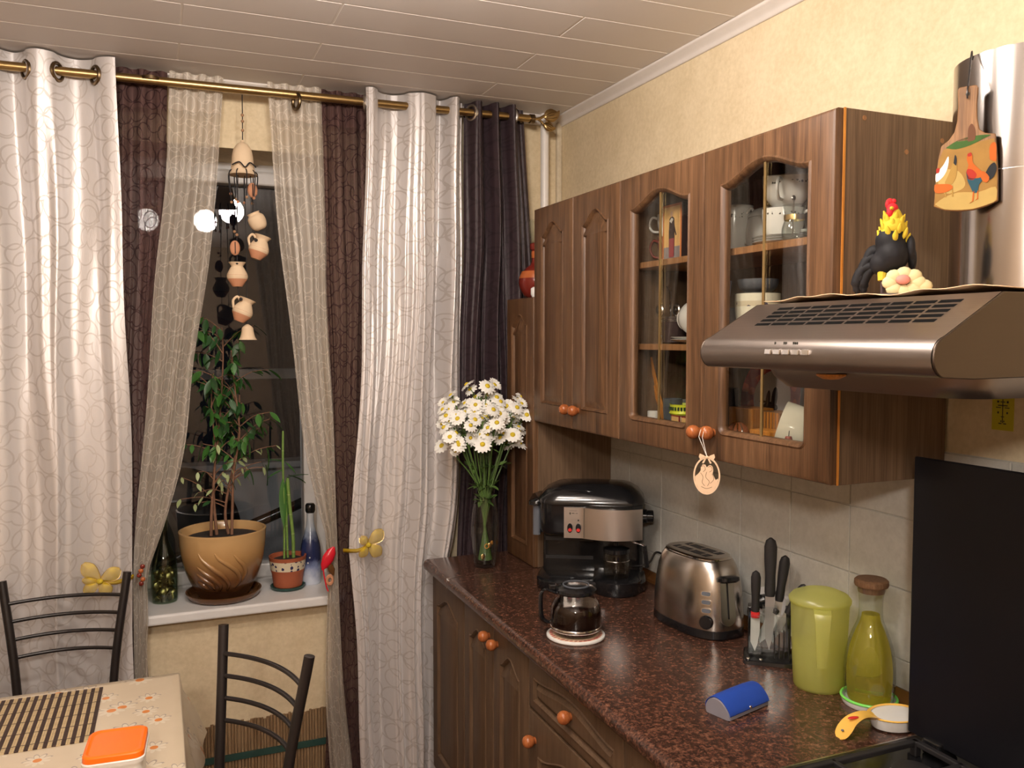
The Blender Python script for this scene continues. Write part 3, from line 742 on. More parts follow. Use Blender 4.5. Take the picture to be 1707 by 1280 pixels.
door(b2, 0, .50, .675, .815, h=.024, mx=.035, mz0=.026, mz1=.024, k=.72, knob=(.253, .752), name='drawer_front', mat='oak_base_shaded')
door(b2, 0, .50, .105, .672, h=.05, mx=.062, knob=(.044, .600), mat='oak_base_shaded')
b3 = base_unit('oak base cabinet beside the black stove', 1.225, 1.53)
door(b3, 0, .305, .675, .815, h=.024, mx=.035, mz0=.026, mz1=.024, k=.72, name='drawer_front', mat='oak_base_shaded'); door(b3, 0, .305, .105, .672, h=.05, mx=.055, mat='oak_base_shaded')
# worktop with rounded front edge, in two lengths, and the dark upstand
def worktop(name, label, y0, y1):
    t = thing(name, label, 'worktop', (0, 0, 0), 0, 'red granite patterned worktops'); z0, z1 = .820, ZC
    prof = [(XR-.010, z0), (.885, z0)] + [(.888-.018*sin(a), z0+.016+.0-.016*cos(a)) for a in [pi*i/12 for i in range(1, 6)]] + [(.870, z0+.022)] + [(.888-.018*cos(a), z1-.018+.018*sin(a)) for a in [pi*i/12 for i in range(0, 7)]] + [(XR-.010, z1)]
    MB().loops([[(x, y0, z) for x, z in prof], [(x, y1, z) for x, z in prof]]).build('slab', M['worktop'], t, smooth=40)
    return t
wt1 = worktop('worktop', 'red granite patterned worktop running from the corner piece to the stove', 1.222, 2.6425)
wt2 = worktop('worktop', 'short corner worktop piece carrying the vase', 2.6445, 2.905)
MB().box(.871, XR-.012, 2.6422, 2.6448, .826, ZC+.0006).build('joint_strip', M['chrome'], wt1, smooth=0)
MB().box(.871, XR-.012, 1.219, 1.222, .824, ZC+.0008).build('end_strip', M['steel'], wt1, smooth=0)
MB().loops([[(XR-.010, yy, ZC), (XR-.032, yy, ZC), (XR-.030, yy, ZC+.008), (XR-.014, yy, ZC+.030), (XR-.010, yy, ZC+.030)] for yy in (1.222, 2.626)]).build('upstand', M['brown_glaze'], wt1, smooth=0)

# ================================================================ STOVE AND HOOD
def Wm(root):
    m = MB(); m.m = Matrix.Translation(-Vector(root.location)); return m
st = thing('gas_stove', 'black gas stove with its lid folded up against the tiles', 'stove', (1.13, .96, 0))
Wm(st).box(.885, 1.40, .715, 1.214, .02, .852).build('body', M['stove_black'], st, smooth=0, bevel=.006)
Wm(st).box(.880, 1.40, .712, 1.216, .852, .864).build('hob', M['stove_black'], st, smooth=0, bevel=.004)
Wm(st).box(.868, .885, .73, 1.20, .16, .70).build('oven_door', M['stove_black'], st, smooth=0, bevel=.004)
Wm(st).tube([(.845, .77, .66), (.845, 1.16, .66)], .009, 10).tube([(.845, .80, .66), (.87, .80, .66)], .006, 8).tube([(.845, 1.13, .66), (.87, 1.13, .66)], .006, 8).build('oven_handle', M['steel'], st)
for k in range(5):
    m = Wm(st); m.m = m.m @ Matrix.Translation((.868, .79+.085*k, .775)) @ Matrix.Rotation(-pi/2, 4, 'Y'); m.lathe([(.020, -.02), (.018, .0), (.016, .012)], 16); m.build('control_knob', M['black_plastic'], st)
ld = Wm(st).box(1.345, 1.352, .73, 1.203, .885, 1.428).build('lid', M['lid_black'], st, smooth=0, bevel=.003)
for yy in (.80, 1.14):
    Wm(st).box(1.335, 1.385, yy-.02, yy+.02, .864, .895).build('hinge', M['black_plastic'], ld, smooth=0, bevel=.004)
for cx_, cy_, rr in ((1.02, 1.085, .042), (1.02, .84, .05), (1.23, 1.085, .036), (1.23, .84, .042)):
    b = Wm(st).lathe([(rr*1.25, .864), (rr*1.2, .872), (rr, .878)], 24, c=(cx_, cy_)).build('burner', M['steel'], st)
    Wm(st).lathe([(rr, .878), (rr, .886), (rr*.8, .890), (0, .890)], 24, c=(cx_, cy_)).build('burner_cap', M['black_matte'], b)
for y0, y1 in ((.955, 1.160), (.745, .945)):
    g = Wm(st); zt = .893; y0 += .004; y1 -= .004
    bars = [((.915, y0), (1.315, y0)), ((.915, y1), (1.315, y1)), ((.915, y0), (.915, y1)), ((1.315, y0), (1.315, y1)), ((1.115, y0), (1.115, y1)),
            ((.915, (y0+y1)/2), (.985, (y0+y1)/2)), ((1.055, (y0+y1)/2), (1.19, (y0+y1)/2)), ((1.265, (y0+y1)/2), (1.315, (y0+y1)/2))]
    for (ax, ay), (bx, by) in bars:
        g.box(min(ax,bx)-.005, max(ax,bx)+.005, min(ay,by)-.005, max(ay,by)+.005, zt-.010, zt)
    for px in (.915, 1.315):
        for py in (y0, y1): g.box(px-.007, px+.007, py-.007, py+.007, .864, zt)
    g.build('pan_support', M['black_matte'], st, smooth=0, bevel=.002)

HY0, HY1 = .765, 1.243
hd = thing('cooker_hood', 'brushed steel cooker hood with slotted top and round duct over the stove', 'hood', (1.2, 1.0, 1.575))
pf = [(1.488, 1.715), (1.000, 1.715), (.899, 1.6575)] + [(.903+.0245*cos(a), 1.631+.0265*sin(a)) for a in [R(112+i*14) for i in range(11)]] + [(.95, 1.603), (1.05, 1.604), (1.488, 1.604)]
Wm(hd).loops([[(x, HY0, z) for x, z in pf], [(x, HY1, z) for x, z in pf]], False, False).build('canopy', M['brushed_hood'], hd, smooth=50)
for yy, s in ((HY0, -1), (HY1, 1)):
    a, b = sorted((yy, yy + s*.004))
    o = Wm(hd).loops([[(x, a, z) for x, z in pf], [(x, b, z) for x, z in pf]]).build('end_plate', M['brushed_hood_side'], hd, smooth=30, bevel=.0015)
Wm(hd).loops([[(x, y, z) for x, y in rrect(.99-i, 1.46, .80-i, 1.215+i, .06)] for z, i in ((1.605, .01), (1.59, .004), (1.572, -.012))]).build('filter_tray', M['brushed_hood'], hd, smooth=40)
Wm(hd).lathe([(.022, 1.5999), (.022, 1.597), (.012, 1.592), (0, 1.591)], 18, c=(.962, 1.02)).build('lamp_lens', M['honey_wood'], hd)
dx, dz = 1.0-.899, 1.715-1.6575; sl = math.hypot(dx, dz); ux, uz = dx/sl, dz/sl
slot = MB().box(-.0175, .0175, -.0037, .0037, -.001, .0004).mesh('vent_slot', 0); slot.materials.append(M['void_black'])
for r_ in range(5):
    for k in range(9):
        sd = .042 + r_*.0135; yy = 1.150 - k*.0405
        inst('vent_slot', slot, hd, (Vector((.899+ux*sd, yy, 1.6575+uz*sd)) - Vector(hd.location)), (0, -math.atan2(dz, dx), 0), (1,1,1)).rotation_euler = Matrix(((0, -ux, -uz), (1, 0, 0), (0, -uz, ux))).transposed().to_euler() if False else (math.atan2(dz, dx), 0, -pi/2)
for k in range(5):
    m = Wm(hd); m.m = m.m @ Matrix.Translation((.8785, 1.064-.0205*k, 1.634)) @ Matrix.Rotation(R(8), 4, 'Y'); m.box(-.004, .004, -.0075, .0075, -.0045, .0045); m.build('push_button', M['chrome'], hd, smooth=0, bevel=.0012)
for k, n in ((0, 1), (1, 2), (2, 3)):
    for q in range(n):
        m = Wm(hd); m.m = m.m @ Matrix.Translation((.8832, 1.056-.0205*k-.004*q, 1.6475)); m.box(-.0006, .0006, -.001, .001, -.002, .002); m.build('speed_mark', M['ink'], hd, smooth=0)
Wm(hd).lathe([(.1148, 1.7155), (.1148, 2.118), (.112, 2.119), (.112, 1.75)], 64, c=(1.36, 1.0), c0=False, c1=False).build('duct', M['brushed_duct'], hd, smooth=60)
Wm(hd).lathe([(.1155, 1.925), (.1155, 1.9265), (.1148, 1.927)], 64, c=(1.36, 1.0), c0=False, c1=False).build('duct_seam', M['steel'], hd, smooth=60)
# paper liner on top of the hood
pp = thing('paper_liner', 'peach paper sheet with a wavy edge lying on top of the cooker hood', 'paper', (1.2, 1.0, 1.716))
m = Wm(pp); n = 34; vs = []; fs = []
for j in range(7):
    for i in range(n+1):
        u = i/n; v = j/6; x = 1.006 + .23*v + (.005*sin(u*9)+.003*sin(u*23))*(1-v); yy = .775 + .46*u
        z = 1.7175 + (.006*abs(sin(u*5.3+1))+.003*sin(u*17)**2)*(1-v)**2
        vs.append((x, yy, z))
fs = [(j*(n+1)+i, j*(n+1)+i+1, (j+1)*(n+1)+i+1, (j+1)*(n+1)+i) for j in range(6) for i in range(n)]
o = m.add(vs, fs).build('sheet', M['peach_paper'], pp, smooth=180); o.modifiers.new('thick', 'SOLIDIFY').thickness = .0012

# rooster figurine on the hood
rf = thing('rooster_figurine', 'rooster figurine with black body, yellow neck and red comb on the cooker hood', 'figurine', (1.098, 1.035, 1.7215), R(-42))
def blob(name, balls, mat, parent, vox=.0035, sub=1):
    m = MB()
    for c, r in balls: m.ball(c, r, 14, 9)
    o = m.build(name, M[mat], parent, smooth=180); rm = o.modifiers.new('merge', 'REMESH'); rm.mode = 'VOXEL'; rm.voxel_size = vox; rm.use_smooth_shade = True
    sm = o.modifiers.new('smooth', 'SMOOTH'); sm.iterations = 4; sm.factor = .5; return o
for k_ in range(26):
    an = k_*2.4; zz_ = .094+.038*(k_/26); rr_ = .0225-.010*(k_/26); c_f = (rr_*cos(an), -.003+rr_*sin(an), zz_)
    f_ = MB(); f_.m = Matrix.Translation(c_f) @ Matrix.Rotation(an, 4, 'Z') @ Matrix.Rotation(R(22), 4, 'Y'); f_.lathe([(.0005,-.012), (.0034,-.006), (.0036,.0), (.001,.008)], 7, sy=1.3); f_.build('hackle_feather', M['rooster_yellow'], rf, smooth=60)
body = blob('body', [((0,0,.068), (.026,.030,.030)), ((-.004,0,.090), (.023,.025,.026)), ((-.010,.004,.055), (.024,.026,.022)), ((.004,0,.105), (.018,.018,.02))], 'rooster_black', rf)
nk = blob('neck_hackle', [((.0,-.004,.112), (.019,.020,.016)), ((.001,-.003,.122), (.016,.016,.014)), ((.0,-.004,.132), (.012,.012,.012)), ((-.012,-.006,.100), (.009,.012,.012)), ((.014,-.004,.104), (.009,.010,.012)), ((-.016,-.004,.092), (.007,.008,.012))], 'rooster_yellow', rf)
hdm = blob('head', [((-.002,-.006,.141), (.0095,.010,.0095)), ((-.006,-.012,.133), (.006,.006,.009))], 'rooster_red', rf, .0025)
MB().ball((-.006,-.004,.152), (.006,.003,.006), 8, 6).ball((.000,-.004,.153), (.004,.003,.004), 8, 6).ball((-.009,-.006,.148), (.004,.003,.007), 8, 6).build('comb', M['rooster_red'], hdm, smooth=180)
MB().at((-.004,-.018,.140), (R(100),0,0)).lathe([(.0032,0), (.0,.008)], 8).build('beak', M['rooster_yellow'], hdm)
for k, (s, h_) in enumerate(((-.034, .075), (-.040, .062), (-.046, .048), (-.036, .044))):
    pts = spline([(-.018, .012, h_*.85+.012), (s*.9, .016, h_), (s-.006, .018, h_*.55), (s-.004, .020, h_*.15)], 6)
    MB().tube(pts, [.008]*3 + [.0085]*(len(pts)-8) + [.006]*3 + [.003]*2, 8).build('tail_feather', M['rooster_black'], rf, smooth=180)
wg = blob('wing', [((.026,.0,.078), (.008,.018,.022)), ((.030,.004,.060), (.007,.014,.020)), ((.030,.006,.048), (.005,.009,.014))], 'rooster_black', rf)
for sx_ in (-.014, .008):
    lg = MB().tube([(sx_, -.004, .052), (sx_-.001, -.008, .026)], [.009, .0065], 10).build('thigh', M['rooster_yellow'], rf)
    MB().tube([(sx_-.001, -.008, .028), (sx_, -.006, .003)], .003, 8).build('shank', M['icon_dark'], lg)
fl = MB()
for k in range(8):
    a = k*pi/4; fl.ball((.016+.020*cos(a), -.022, .022+.014*sin(a)), (.0125,.006,.011), 10, 6)
fl.ball((.044, -.020, .016), (.014,.007,.011), 10, 6); fb = fl.build('blossom_base', M['blossom_cream'], rf, smooth=180)
MB().ball((.014,-.028,.026), (.011,.005,.008), 10, 6).build('blossom_heart', M['blossom_pink'], fb, smooth=180)
MB().lathe([(.034,0), (.033,.004), (.02,.006)], 20).build('plinth', M['icon_dark'], rf)

# painted chopping board on the duct
TH = R(-58)
cbd = thing('painted_board', 'small wooden board painted with hens and a rooster, hanging on the hood duct', 'board', (1.218, 1.002, 1.862), TH)
zt = .200
outl = [(-.046,.010), (-.030,.003), (-.010,.0), (.012,.0), (.032,.005), (.047,.012), (.046,.05), (.044,.085), (.041,.118), (.026,.121), (.018,.128), (.0145,.145), (.0135,.17), (.0150,.194), (.012,.199), (-.012,.199), (-.0150,.194), (-.0135,.17), (-.0145,.145), (-.018,.128), (-.026,.116), (-.037,.108), (-.041,.085), (-.044,.05)]
def plate(poly, y0, y1): return MB().loops([[(x, y1, z) for x, z in poly], [(x, y0, z) for x, z in poly]])
plate(outl, -.004, .004).build('board', M['board_wood'], cbd, smooth=30, bevel=.0012, seg=1)
def paint(name, poly, mat, lay=1, sm=True):
    p = spline(poly + [poly[0]], 3)[:-1] if sm else poly
    return plate(p, -.0041-.00025*lay, -.0040).build(name, M[mat], cbd, smooth=0)
paint('painted_ground', offset([(-.046,.010), (-.030,.003), (-.010,.0), (.012,.0), (.032,.005), (.047,.012), (.046,.05), (.044,.085), (.040,.112), (-.034,.103), (-.041,.085), (-.044,.05)], .0012), 'paint_earth', 1, False)
paint('painted_path', [(-.044,.014), (-.030,.005), (-.010,.002), (.012,.002), (.032,.007), (.044,.013), (.043,.034), (.02,.028), (-.01,.030), (-.03,.024)], 'paint_sand', 2)
paint('painted_path', [(-.030,.070), (-.01,.064), (.0,.045), (-.006,.034), (-.03,.03), (-.04,.05)], 'paint_sand', 2)
paint('painted_grass', [(-.030,.104), (-.015,.100), (.006,.104), (.024,.112), (.034,.117), (.010,.118), (-.012,.114)], 'paint_green', 2)
paint('painted_trunk', [(-.013,.112), (.010,.112), (.011,.14), (.0125,.17), (.0138,.196), (-.0138,.196), (-.012,.17), (-.0125,.14)], 'board_wood', 2, False)
paint('painted_bark', [(.002,.110), (.012,.112), (.012,.128), (.007,.138), (.002,.130)], 'paint_brown', 3)
# hens and roosters
paint('painted_hen', [(-.044,.062), (-.038,.070), (-.032,.078), (-.026,.090), (-.025,.080), (-.028,.066), (-.034,.056), (-.043,.050)], 'paint_white', 3)
paint('painted_comb', [(-.043,.072), (-.038,.072), (-.039,.065), (-.043,.065)], 'paint_red', 4)
paint('painted_hen', [(-.030,.048), (-.024,.062), (-.019,.078), (-.016,.089), (-.013,.075), (-.013,.058), (-.018,.046), (-.026,.040)], 'paint_gold', 4)
paint('painted_tail', [(-.018,.078), (-.016,.091), (-.0135,.085), (-.014,.074)], 'paint_black', 5)
paint('painted_hen', [(-.045,.046), (-.034,.046), (-.022,.044), (-.018,.038), (-.028,.032), (-.044,.033)], 'paint_orange', 5)
paint('painted_leg', [(-.0195,.042), (-.0180,.042), (-.0165,.024), (-.0190,.024)], 'paint_gold', 4, False)
paint('painted_leg', [(-.029,.036), (-.0275,.036), (-.027,.024), (-.029,.024)], 'paint_gold', 4, False)
paint('painted_rooster', [(.004,.072), (.001,.084), (.004,.091), (.009,.088), (.010,.076), (.018,.066), (.024,.058), (.020,.050), (.008,.050), (.002,.060)], 'paint_orange', 5)
paint('painted_breast', [(.001,.060), (.003,.066), (.010,.064), (.016,.056), (.012,.048), (.004,.050)], 'paint_red', 6)
paint('painted_comb', [(.002,.090), (.007,.092), (.008,.087), (.003,.086)], 'paint_red', 6)
paint('painted_belly', [(.001,.062), (.003,.048), (.008,.036), (.012,.028), (.018,.028), (.020,.040), (.027,.050), (.016,.050), (.006,.052)], 'paint_teal', 6)
paint('painted_saddle', [(.020,.058), (.026,.060), (.034,.050), (.031,.042), (.024,.046)], 'paint_orange', 7)
paint('painted_tail', [(.028,.056), (.034,.068), (.041,.072), (.044,.062), (.040,.050), (.033,.046)], 'paint_black', 6)
paint('painted_leg', [(.0115,.030), (.0135,.030), (.0125,.014), (.0070,.011), (.0105,.014)], 'paint_orange', 6, False)
paint('painted_leg', [(.0175,.030), (.0190,.030), (.0190,.017), (.0150,.015), (.0175,.018)], 'paint_orange', 6, False)
paint('painted_rooster', [(.034,.078), (.033,.096), (.037,.104), (.042,.102), (.043,.086), (.0425,.074)], 'paint_orange', 5)
MB().at((0,-.0045,.186), (pi/2,0,0)).lathe([(.0032,0), (.0032,.0006)], 12).build('hang_hole', M['ink'], cbd)
MB().tube(spline([(0,-.008,.178), (0,-.009,.190), (0,-.002,.205), (0,.012,.235), (0,.022,.256), (0,.030,.262), (0,.034,.25)], 5), .0014, 6).build('wire_hook', M['black_metal'], cbd)

# small printed card with a cross on the wall behind the stove
yc = thing('cross_card', 'small yellow printed card with an orthodox cross on the wall below the hood', 'card', (XR, 1.137, 1.478), RZ)
MB().box(-.0225, .0225, -.0015, 0, 0, .072).build('card', M['yellow_card'], yc, smooth=0)
def ink(boxes, y, parent, mat='ink', name='print'):
    m = MB()
    for x0, x1, z0, z1 in boxes: m.box(x0, x1, y-.0003, y, z0, z1)
    return m.build(name, M[mat], parent, smooth=0)
ink([(-.0008,.0008,.014,.060), (-.005,.005,.054,.0556), (-.010,.010,.047,.0488), (-.0035,.0035,.0255,.027)], -.0015, yc, name='printed_cross')
ink([(-.014,-.004,.043,.0445), (.004,.014,.043,.0445), (-.012,-.008,.053,.057), (.008,.012,.053,.057), (-.004,.004,.063,.066), (-.011,-.008,.032,.036), (.008,.011,.032,.036), (-.008,-.002,.012,.014), (.002,.008,.012,.014), (-.004,-.002,.016,.019), (.002,.004,.016,.019)], -.0015, yc, name='printed_letters')

# ================================================================ ON THE WORKTOP
Z = ZC
def lathe_thing(name, label, cat, loc, prof, mat, n=28, part='body', smooth=60, **k):
    t = thing(name, label, cat, loc); MB().lathe(prof, n, **k).build(part, M[mat], t, smooth=smooth); return t
# vase
vz = thing('glass_vase', 'tall clear glass vase on the corner of the worktop', 'vase', (1.042, 2.735, Z+.0005))
vo = spline([(.030,0), (.034,.004), (.040,.03), (.0475,.10), (.0485,.14), (.044,.19), (.037,.232), (.0355,.250)], 5)
vi = [(max(r-.0030, .001), max(z, .016)) for r, z in vo]
MB().lathe(vo, 40, True, False).build('glass', M['clear_glass'], vz, smooth=60)
MB().lathe([(.040,.017), (.0435,.10), (.0440,.13), (.0435,.145)], 32).build('water', M['clear_glass'], vz, smooth=60)
for c, r, mt in (((-.022,-.038,.045), .008, 'gold_strip'), ((.0,-.046,.085), .007, 'gold_strip'), ((.035,.024,.075), .006, 'honey_wood')):
    o = MB().ball(c, (r,.002,r*1.3), 10, 6).build('painted_spot', M[mt], vz, smooth=180)
MB().at((-.012,-.0485,.083), (pi/2,0,0)).torus((0,0,0), .0075, .0012, 20, 6).build('painted_loop', M['honey_wood'], vz)
# daisies: sprays, each a stem with side shoots and heads
def daisy_meshes():
    out = []
    for cup in (.0, .35, .75):
        pm = MB(); n = 13
        for lay in range(2):
            for k in range(n):
                a = 2*pi*(k+.5*lay)/n; el = cup + .22*lay*.5 + random.uniform(-.12,.12); ln = random.uniform(.016,.019) - .002*lay
                L = []
                for u, hw in ((.18,.0012), (.45,.0026), (.8,.0031), (1.0,.0014)):
                    e = el*(1-.3*u) ; rr = .003 + ln*u*cos(e); zz = ln*u*sin(e) - .0035*u*u + .0008*lay
                    L.append([(rr*cos(a)-s*hw*sin(a), rr*sin(a)+s*hw*cos(a), zz - .0006*abs(s)) for s in (-1, 0, 1)])
                pm.add([p for l in L for p in l], [(i*3+j, i*3+j+1, (i+1)*3+j+1, (i+1)*3+j) for i in range(3) for j in range(2)])
        me = pm.mesh('petals', 180, recalc=False); me.materials.append(M['petal'])
        dm = MB().ball((0,0,.0015), (.0062,.0062,.0034), 12, 6).mesh('disc', 180); dm.materials.append(M['disc_yellow'])
        out.append((me, dm))
    return out
DM = daisy_meshes(); sep = MB().lathe([(.0012,-.008), (.004,-.003), (.0052,0)], 8).mesh('calyx', 60); sep.materials.append(M['stem_green'])
lf = MB().add([(0,0,0), (.006,.010,.002), (.005,.022,.001), (.0,.032,-.002), (-.005,.022,.001), (-.006,.010,.002)], [(0,1,2,3), (0,3,4,5)]).mesh('leaf', 180, recalc=False); lf.materials.append(M['stem_green'])
vc = Vector((1.042, 2.735, Z))
rnd = random.Random(11); heads_total = []
def head_at(t, loc, dirv, cup, s=1.0):
    q = Vector((0,0,1)).rotation_difference(dirv.normalized()).to_euler()
    h = inst('flower_head', DM[cup][0], t, loc, q, (s,)*3); inst('disc', DM[cup][1], h); inst('calyx', sep, h); return h
specs = []
for k in range(24):
    a = 2*pi*k/24*1.0 + .3; specs.append((a, rnd.uniform(.55, 1.0) if k % 3 else rnd.uniform(.12, .4)))
for k, (a, ext) in enumerate(specs):
    t = thing('daisy_spray', 'spray of white daisies in the tall glass vase', 'flower', tuple(vc + Vector((0,0,.02))), 0, 'white daisies in the glass vase')
    fx, fy = cos(a)*.022, sin(a)*.022                       # foot of the stem in the vase, opposite side
    mx, my = cos(a)*.016, sin(a)*.016
    tx, ty = cos(a)*.195*ext, sin(a)*.090*ext; tz = rnd.uniform(.590, .640) - .085*ext*ext
    pth = spline([(-fx,-fy,.006), (mx*.2,my*.2,.14), (mx*1.2,my*1.2,.235), (tx*.62,ty*.62,.40), (tx*.9,ty*.9,tz-.05)], 5)
    MB().tube(pth, [.0032]*6+[.0027]*(len(pth)-6), 6).build('stem', M['stem_green'], t)
    top = Vector(pth[-1]); nh = 6
    for h in range(nh):
        b = a + rnd.uniform(-1.3, 1.3) + h*1.4; rad = rnd.uniform(.014, .044)
        base = Vector(pth[-2 - (h % 3)*2]); e = top + Vector((cos(b)*rad*1.1, sin(b)*rad, rnd.uniform(-.05, .045) - (.04 if h >= 3 else 0)))
        MB().tube(spline([tuple(base), tuple(base.lerp(e,.55)+Vector((0,0,.006))), tuple(e)], 3), .0014, 5).build('side_shoot', M['stem_green'], t)
        toward = Vector((-.38, -.75, .25)); out = Vector((cos(b), sin(b), .9)); dv = out.normalized()*.75 + toward*(.75 if h % 2 else .35)
        head_at(t, e, dv, rnd.choice((0, 0, 1, 1, 2)), rnd.uniform(1.15, 1.5))
    for q in range(5):
        p = Vector(pth[9 + q*2]); inst('leaf', lf, t, p, (rnd.uniform(-.6,.9), rnd.uniform(-.5,.5), rnd.uniform(0,6.28)), (1.2,1.2,1.2))
for (dx_, dy_, dz_, n_), lab_ in zip(((-.118,-.03,.395,1), (-.055,-.055,.44,2), (.045,-.06,.44,3)), ('lone drooping daisy hanging lowest at the left of the bouquet', 'pair of daisies on a bent stem at the lower left of the bouquet', 'three daisies on a bent stem at the lower right of the bouquet')):
    t = thing('daisy_spray', lab_, 'flower', tuple(vc + Vector((0,0,.02))), 0, 'low daisies on bent stems')
    pth = spline([(0,.006,.01), (dx_*.1,dy_*.1,.22), (dx_*.5,dy_*.5,.31), (dx_*.9,dy_*.9,dz_-.03), (dx_,dy_,dz_)], 5)
    MB().tube(pth, .0024, 6).build('stem', M['stem_green'], t)
    for q in range(n_):
        e = Vector((dx_+.034*(q-(n_-1)/2), dy_-.004*q, dz_+.010*(q % 2))); MB().tube([pth[-4], tuple(e)], .0013, 5).build('side_shoot', M['stem_green'], t)
        head_at(t, e, Vector((-.4+.3*q,-.7,.15)), 2 if n_ == 1 else q % 3, 1.05)

# espresso and drip coffee machine
cm = thing('coffee_machine', 'black coffee machine with steel control panel beside the corner cupboard', 'coffee machine', (1.285, 2.395, Z+.0005), R(-30))
def rr_loft(levels, r=.04, n=6):
    return [[(x, y, z) for x, y in rrect(x0, x1, y0, y1, min(r, (x1-x0)/2-.001, (y1-y0)/2-.001), n)] for x0, x1, y0, y1, z in levels]
MB().loops(rr_loft([(-.175,.165,-.10,.12,0), (-.178,.168,-.104,.123,.006), (-.178,.168,-.104,.123,.030), (-.172,.162,-.098,.118,.036)], .07, 8)).build('base', M['black_plastic'], cm, smooth=40)
MB().loops(rr_loft([(.005,.150,-.135,.10,.0), (.003,.152,-.138,.10,.005), (.003,.152,-.138,.10,.042), (.010,.146,-.132,.10,.047)], .07, 8)).build('drip_tray', M['black_plastic'], cm, smooth=40)
MB().loops(rr_loft([(-.165,.160,.03,.115,.03), (-.165,.160,.03,.115,.20)], .02)).build('column', M['black_plastic'], cm, smooth=40)
MB().box(-.155,.0,.026,.032,.135,.150).box(-.155,.0,.026,.032,.075,.085).build('column_rib', M['black_matte'], cm, smooth=0)
hs = rr_loft([(-.165,.150,-.075,.118,.178), (-.168,.155,-.085,.12,.19), (-.170,.158,-.09,.12,.275)], .05, 8)
MB().loops(hs).build('housing', M['black_plastic'], cm, smooth=40)
ldm = MB().loops(rr_loft([(-.172,.162,-.095,.122,.276), (-.172,.162,-.095,.122,.288), (-.150,.145,-.078,.112,.312), (-.120,.120,-.055,.095,.328), (-.06,.08,-.02,.06,.334)], .055, 8)).build('lid', M['black_plastic'], cm, smooth=60)
MB().ball((-.01,-.055,.312), (.03,.02,.012), 14, 8).ball((.08,-.062,.302), (.03,.018,.010), 14, 8).build('lid_dimple', M['black_plastic'], ldm, smooth=180)
# bowed steel panel with the two rocker switches
def bow(x): return -.0915 - .028*sin(pi*max(0, min(1, (x+.03)/.185)))**.8 if x > -.03 else -.0915
xs = [-.088 + .243*i/26 for i in range(27)]
L = [[(x, bow(x)-.002, zz) for x in xs] + [(x, bow(x)+.010, zz) for x in xs[::-1]] for zz in (.172, .268)]
pn = MB().loops(L).build('control_panel', M['brushed_panel'], cm, smooth=40)
MB().box(-.0262,-.0252, bow(-.025)-.0028, bow(-.025), .173, .267).build('panel_joint', M['ink'], pn, smooth=0)
MB().loops([[(x, bow(x)-.0015+.01, zz) for x in xs] + [(x, .0, zz) for x in xs[::-1]] for zz in (.172, .277)]).build('panel_body', M['black_plastic'], cm, smooth=40)
for sx_ in (-.069, -.043):
    sw = MB().at((sx_, -.094, .204), (pi/2,0,0)).lathe([(.0085,-.002), (.0085,.003)], 18, sy=1.75).build('switch_rim', M['black_plastic'], pn)
    MB().at((sx_, -.097, .198), (pi/2,0,0)).lathe([(.0062,-.001), (.0055,.0025)], 16, sy=.9).build('switch_light', M['red_paint'], sw)
MB().at((-.043, -.094, .228), (pi/2,0,0)).lathe([(.0028,-.001), (.002,.003)], 12).build('indicator', M['ink'], pn)
ink([(-.072,-.066,.249,.2505), (-.064,-.055,.249,.251), (-.052,-.045,.249,.2505), (-.070,-.067,.2455,.253), (-.071,-.048,.2575,.2583)], -.0935, pn, name='script_mark')
# water tank strip at the left, steam knob at the right
MB().loops(rr_loft([(-.192,-.168,-.035,.10,.165), (-.192,-.168,-.035,.10,.262)], .008)).build('water_tank', M['smoke_grey'], cm, smooth=40)
MB().loops(rr_loft([(-.205,-.160,-.050,.115,.263), (-.205,-.160,-.050,.115,.274), (-.185,-.15,-.04,.10,.284)], .02)).build('tank_lid', M['black_plastic'], cm, smooth=40)
MB().at((.158, .0, .228), (0, pi/2, 0)).lathe([(.022,0), (.022,.012), (.019,.014), (.019,.032), (.016,.034)], 24).build('steam_knob', M['black_plastic'], cm, smooth=40)
MB().tube(spline([(.120,-.07,.178), (.125,-.085,.165), (.150,-.085,.158), (.163,-.085,.150)], 5), .0035, 8).build('steam_pipe', M['chrome'], cm)
MB().tube([(.163,-.085,.152), (.170,-.083,.085)], [.006,.0075], 10).build('steam_nozzle', M['black_plastic'], cm)
MB().lathe([(.045,.165), (.045,.178), (.03,.182)], 24, c=(.075,-.055)).build('filter_holder', M['black_plastic'], cm)
jug = thing('espresso_jug', 'small empty glass jug under the spout of the coffee machine', 'jug', (1.285+(.075*cos(R(-30))+.062*sin(R(-30))), 2.395+(.075*sin(R(-30))-.062*cos(R(-30))), Z+.048), R(-30))
MB().lathe([(.036,0), (.040,.004), (.041,.05), (.039,.078), (.037,.088), (.035,.088), (.037,.076), (.039,.05), (.038,.006)], 28).build('glass', M['carafe_glass'], jug, smooth=60)
MB().lathe([(.0395,.076), (.0415,.078), (.0415,.090), (.02,.096), (.008,.098), (.008,.108), (.0,.109)], 28).build('lid', M['black_plastic'], jug, smooth=40)
MB().torus((0,0,.054), .0412, .0014, 28, 6).build('band', M['chrome'], jug)
pc = MB().tube(spline([(1.40,2.34,Z+.06), (1.44,2.31,Z+.075), (1.462,2.30,Z+.11), (1.475,2.27,Z+.10), (1.478,2.22,Z+.045), (1.47,2.12,Z+.038)], 7), .0035, 8).build('power_cord', M['black_plastic'])
tag(pc, 'black power cord between the coffee machine and the toaster', 'cord')

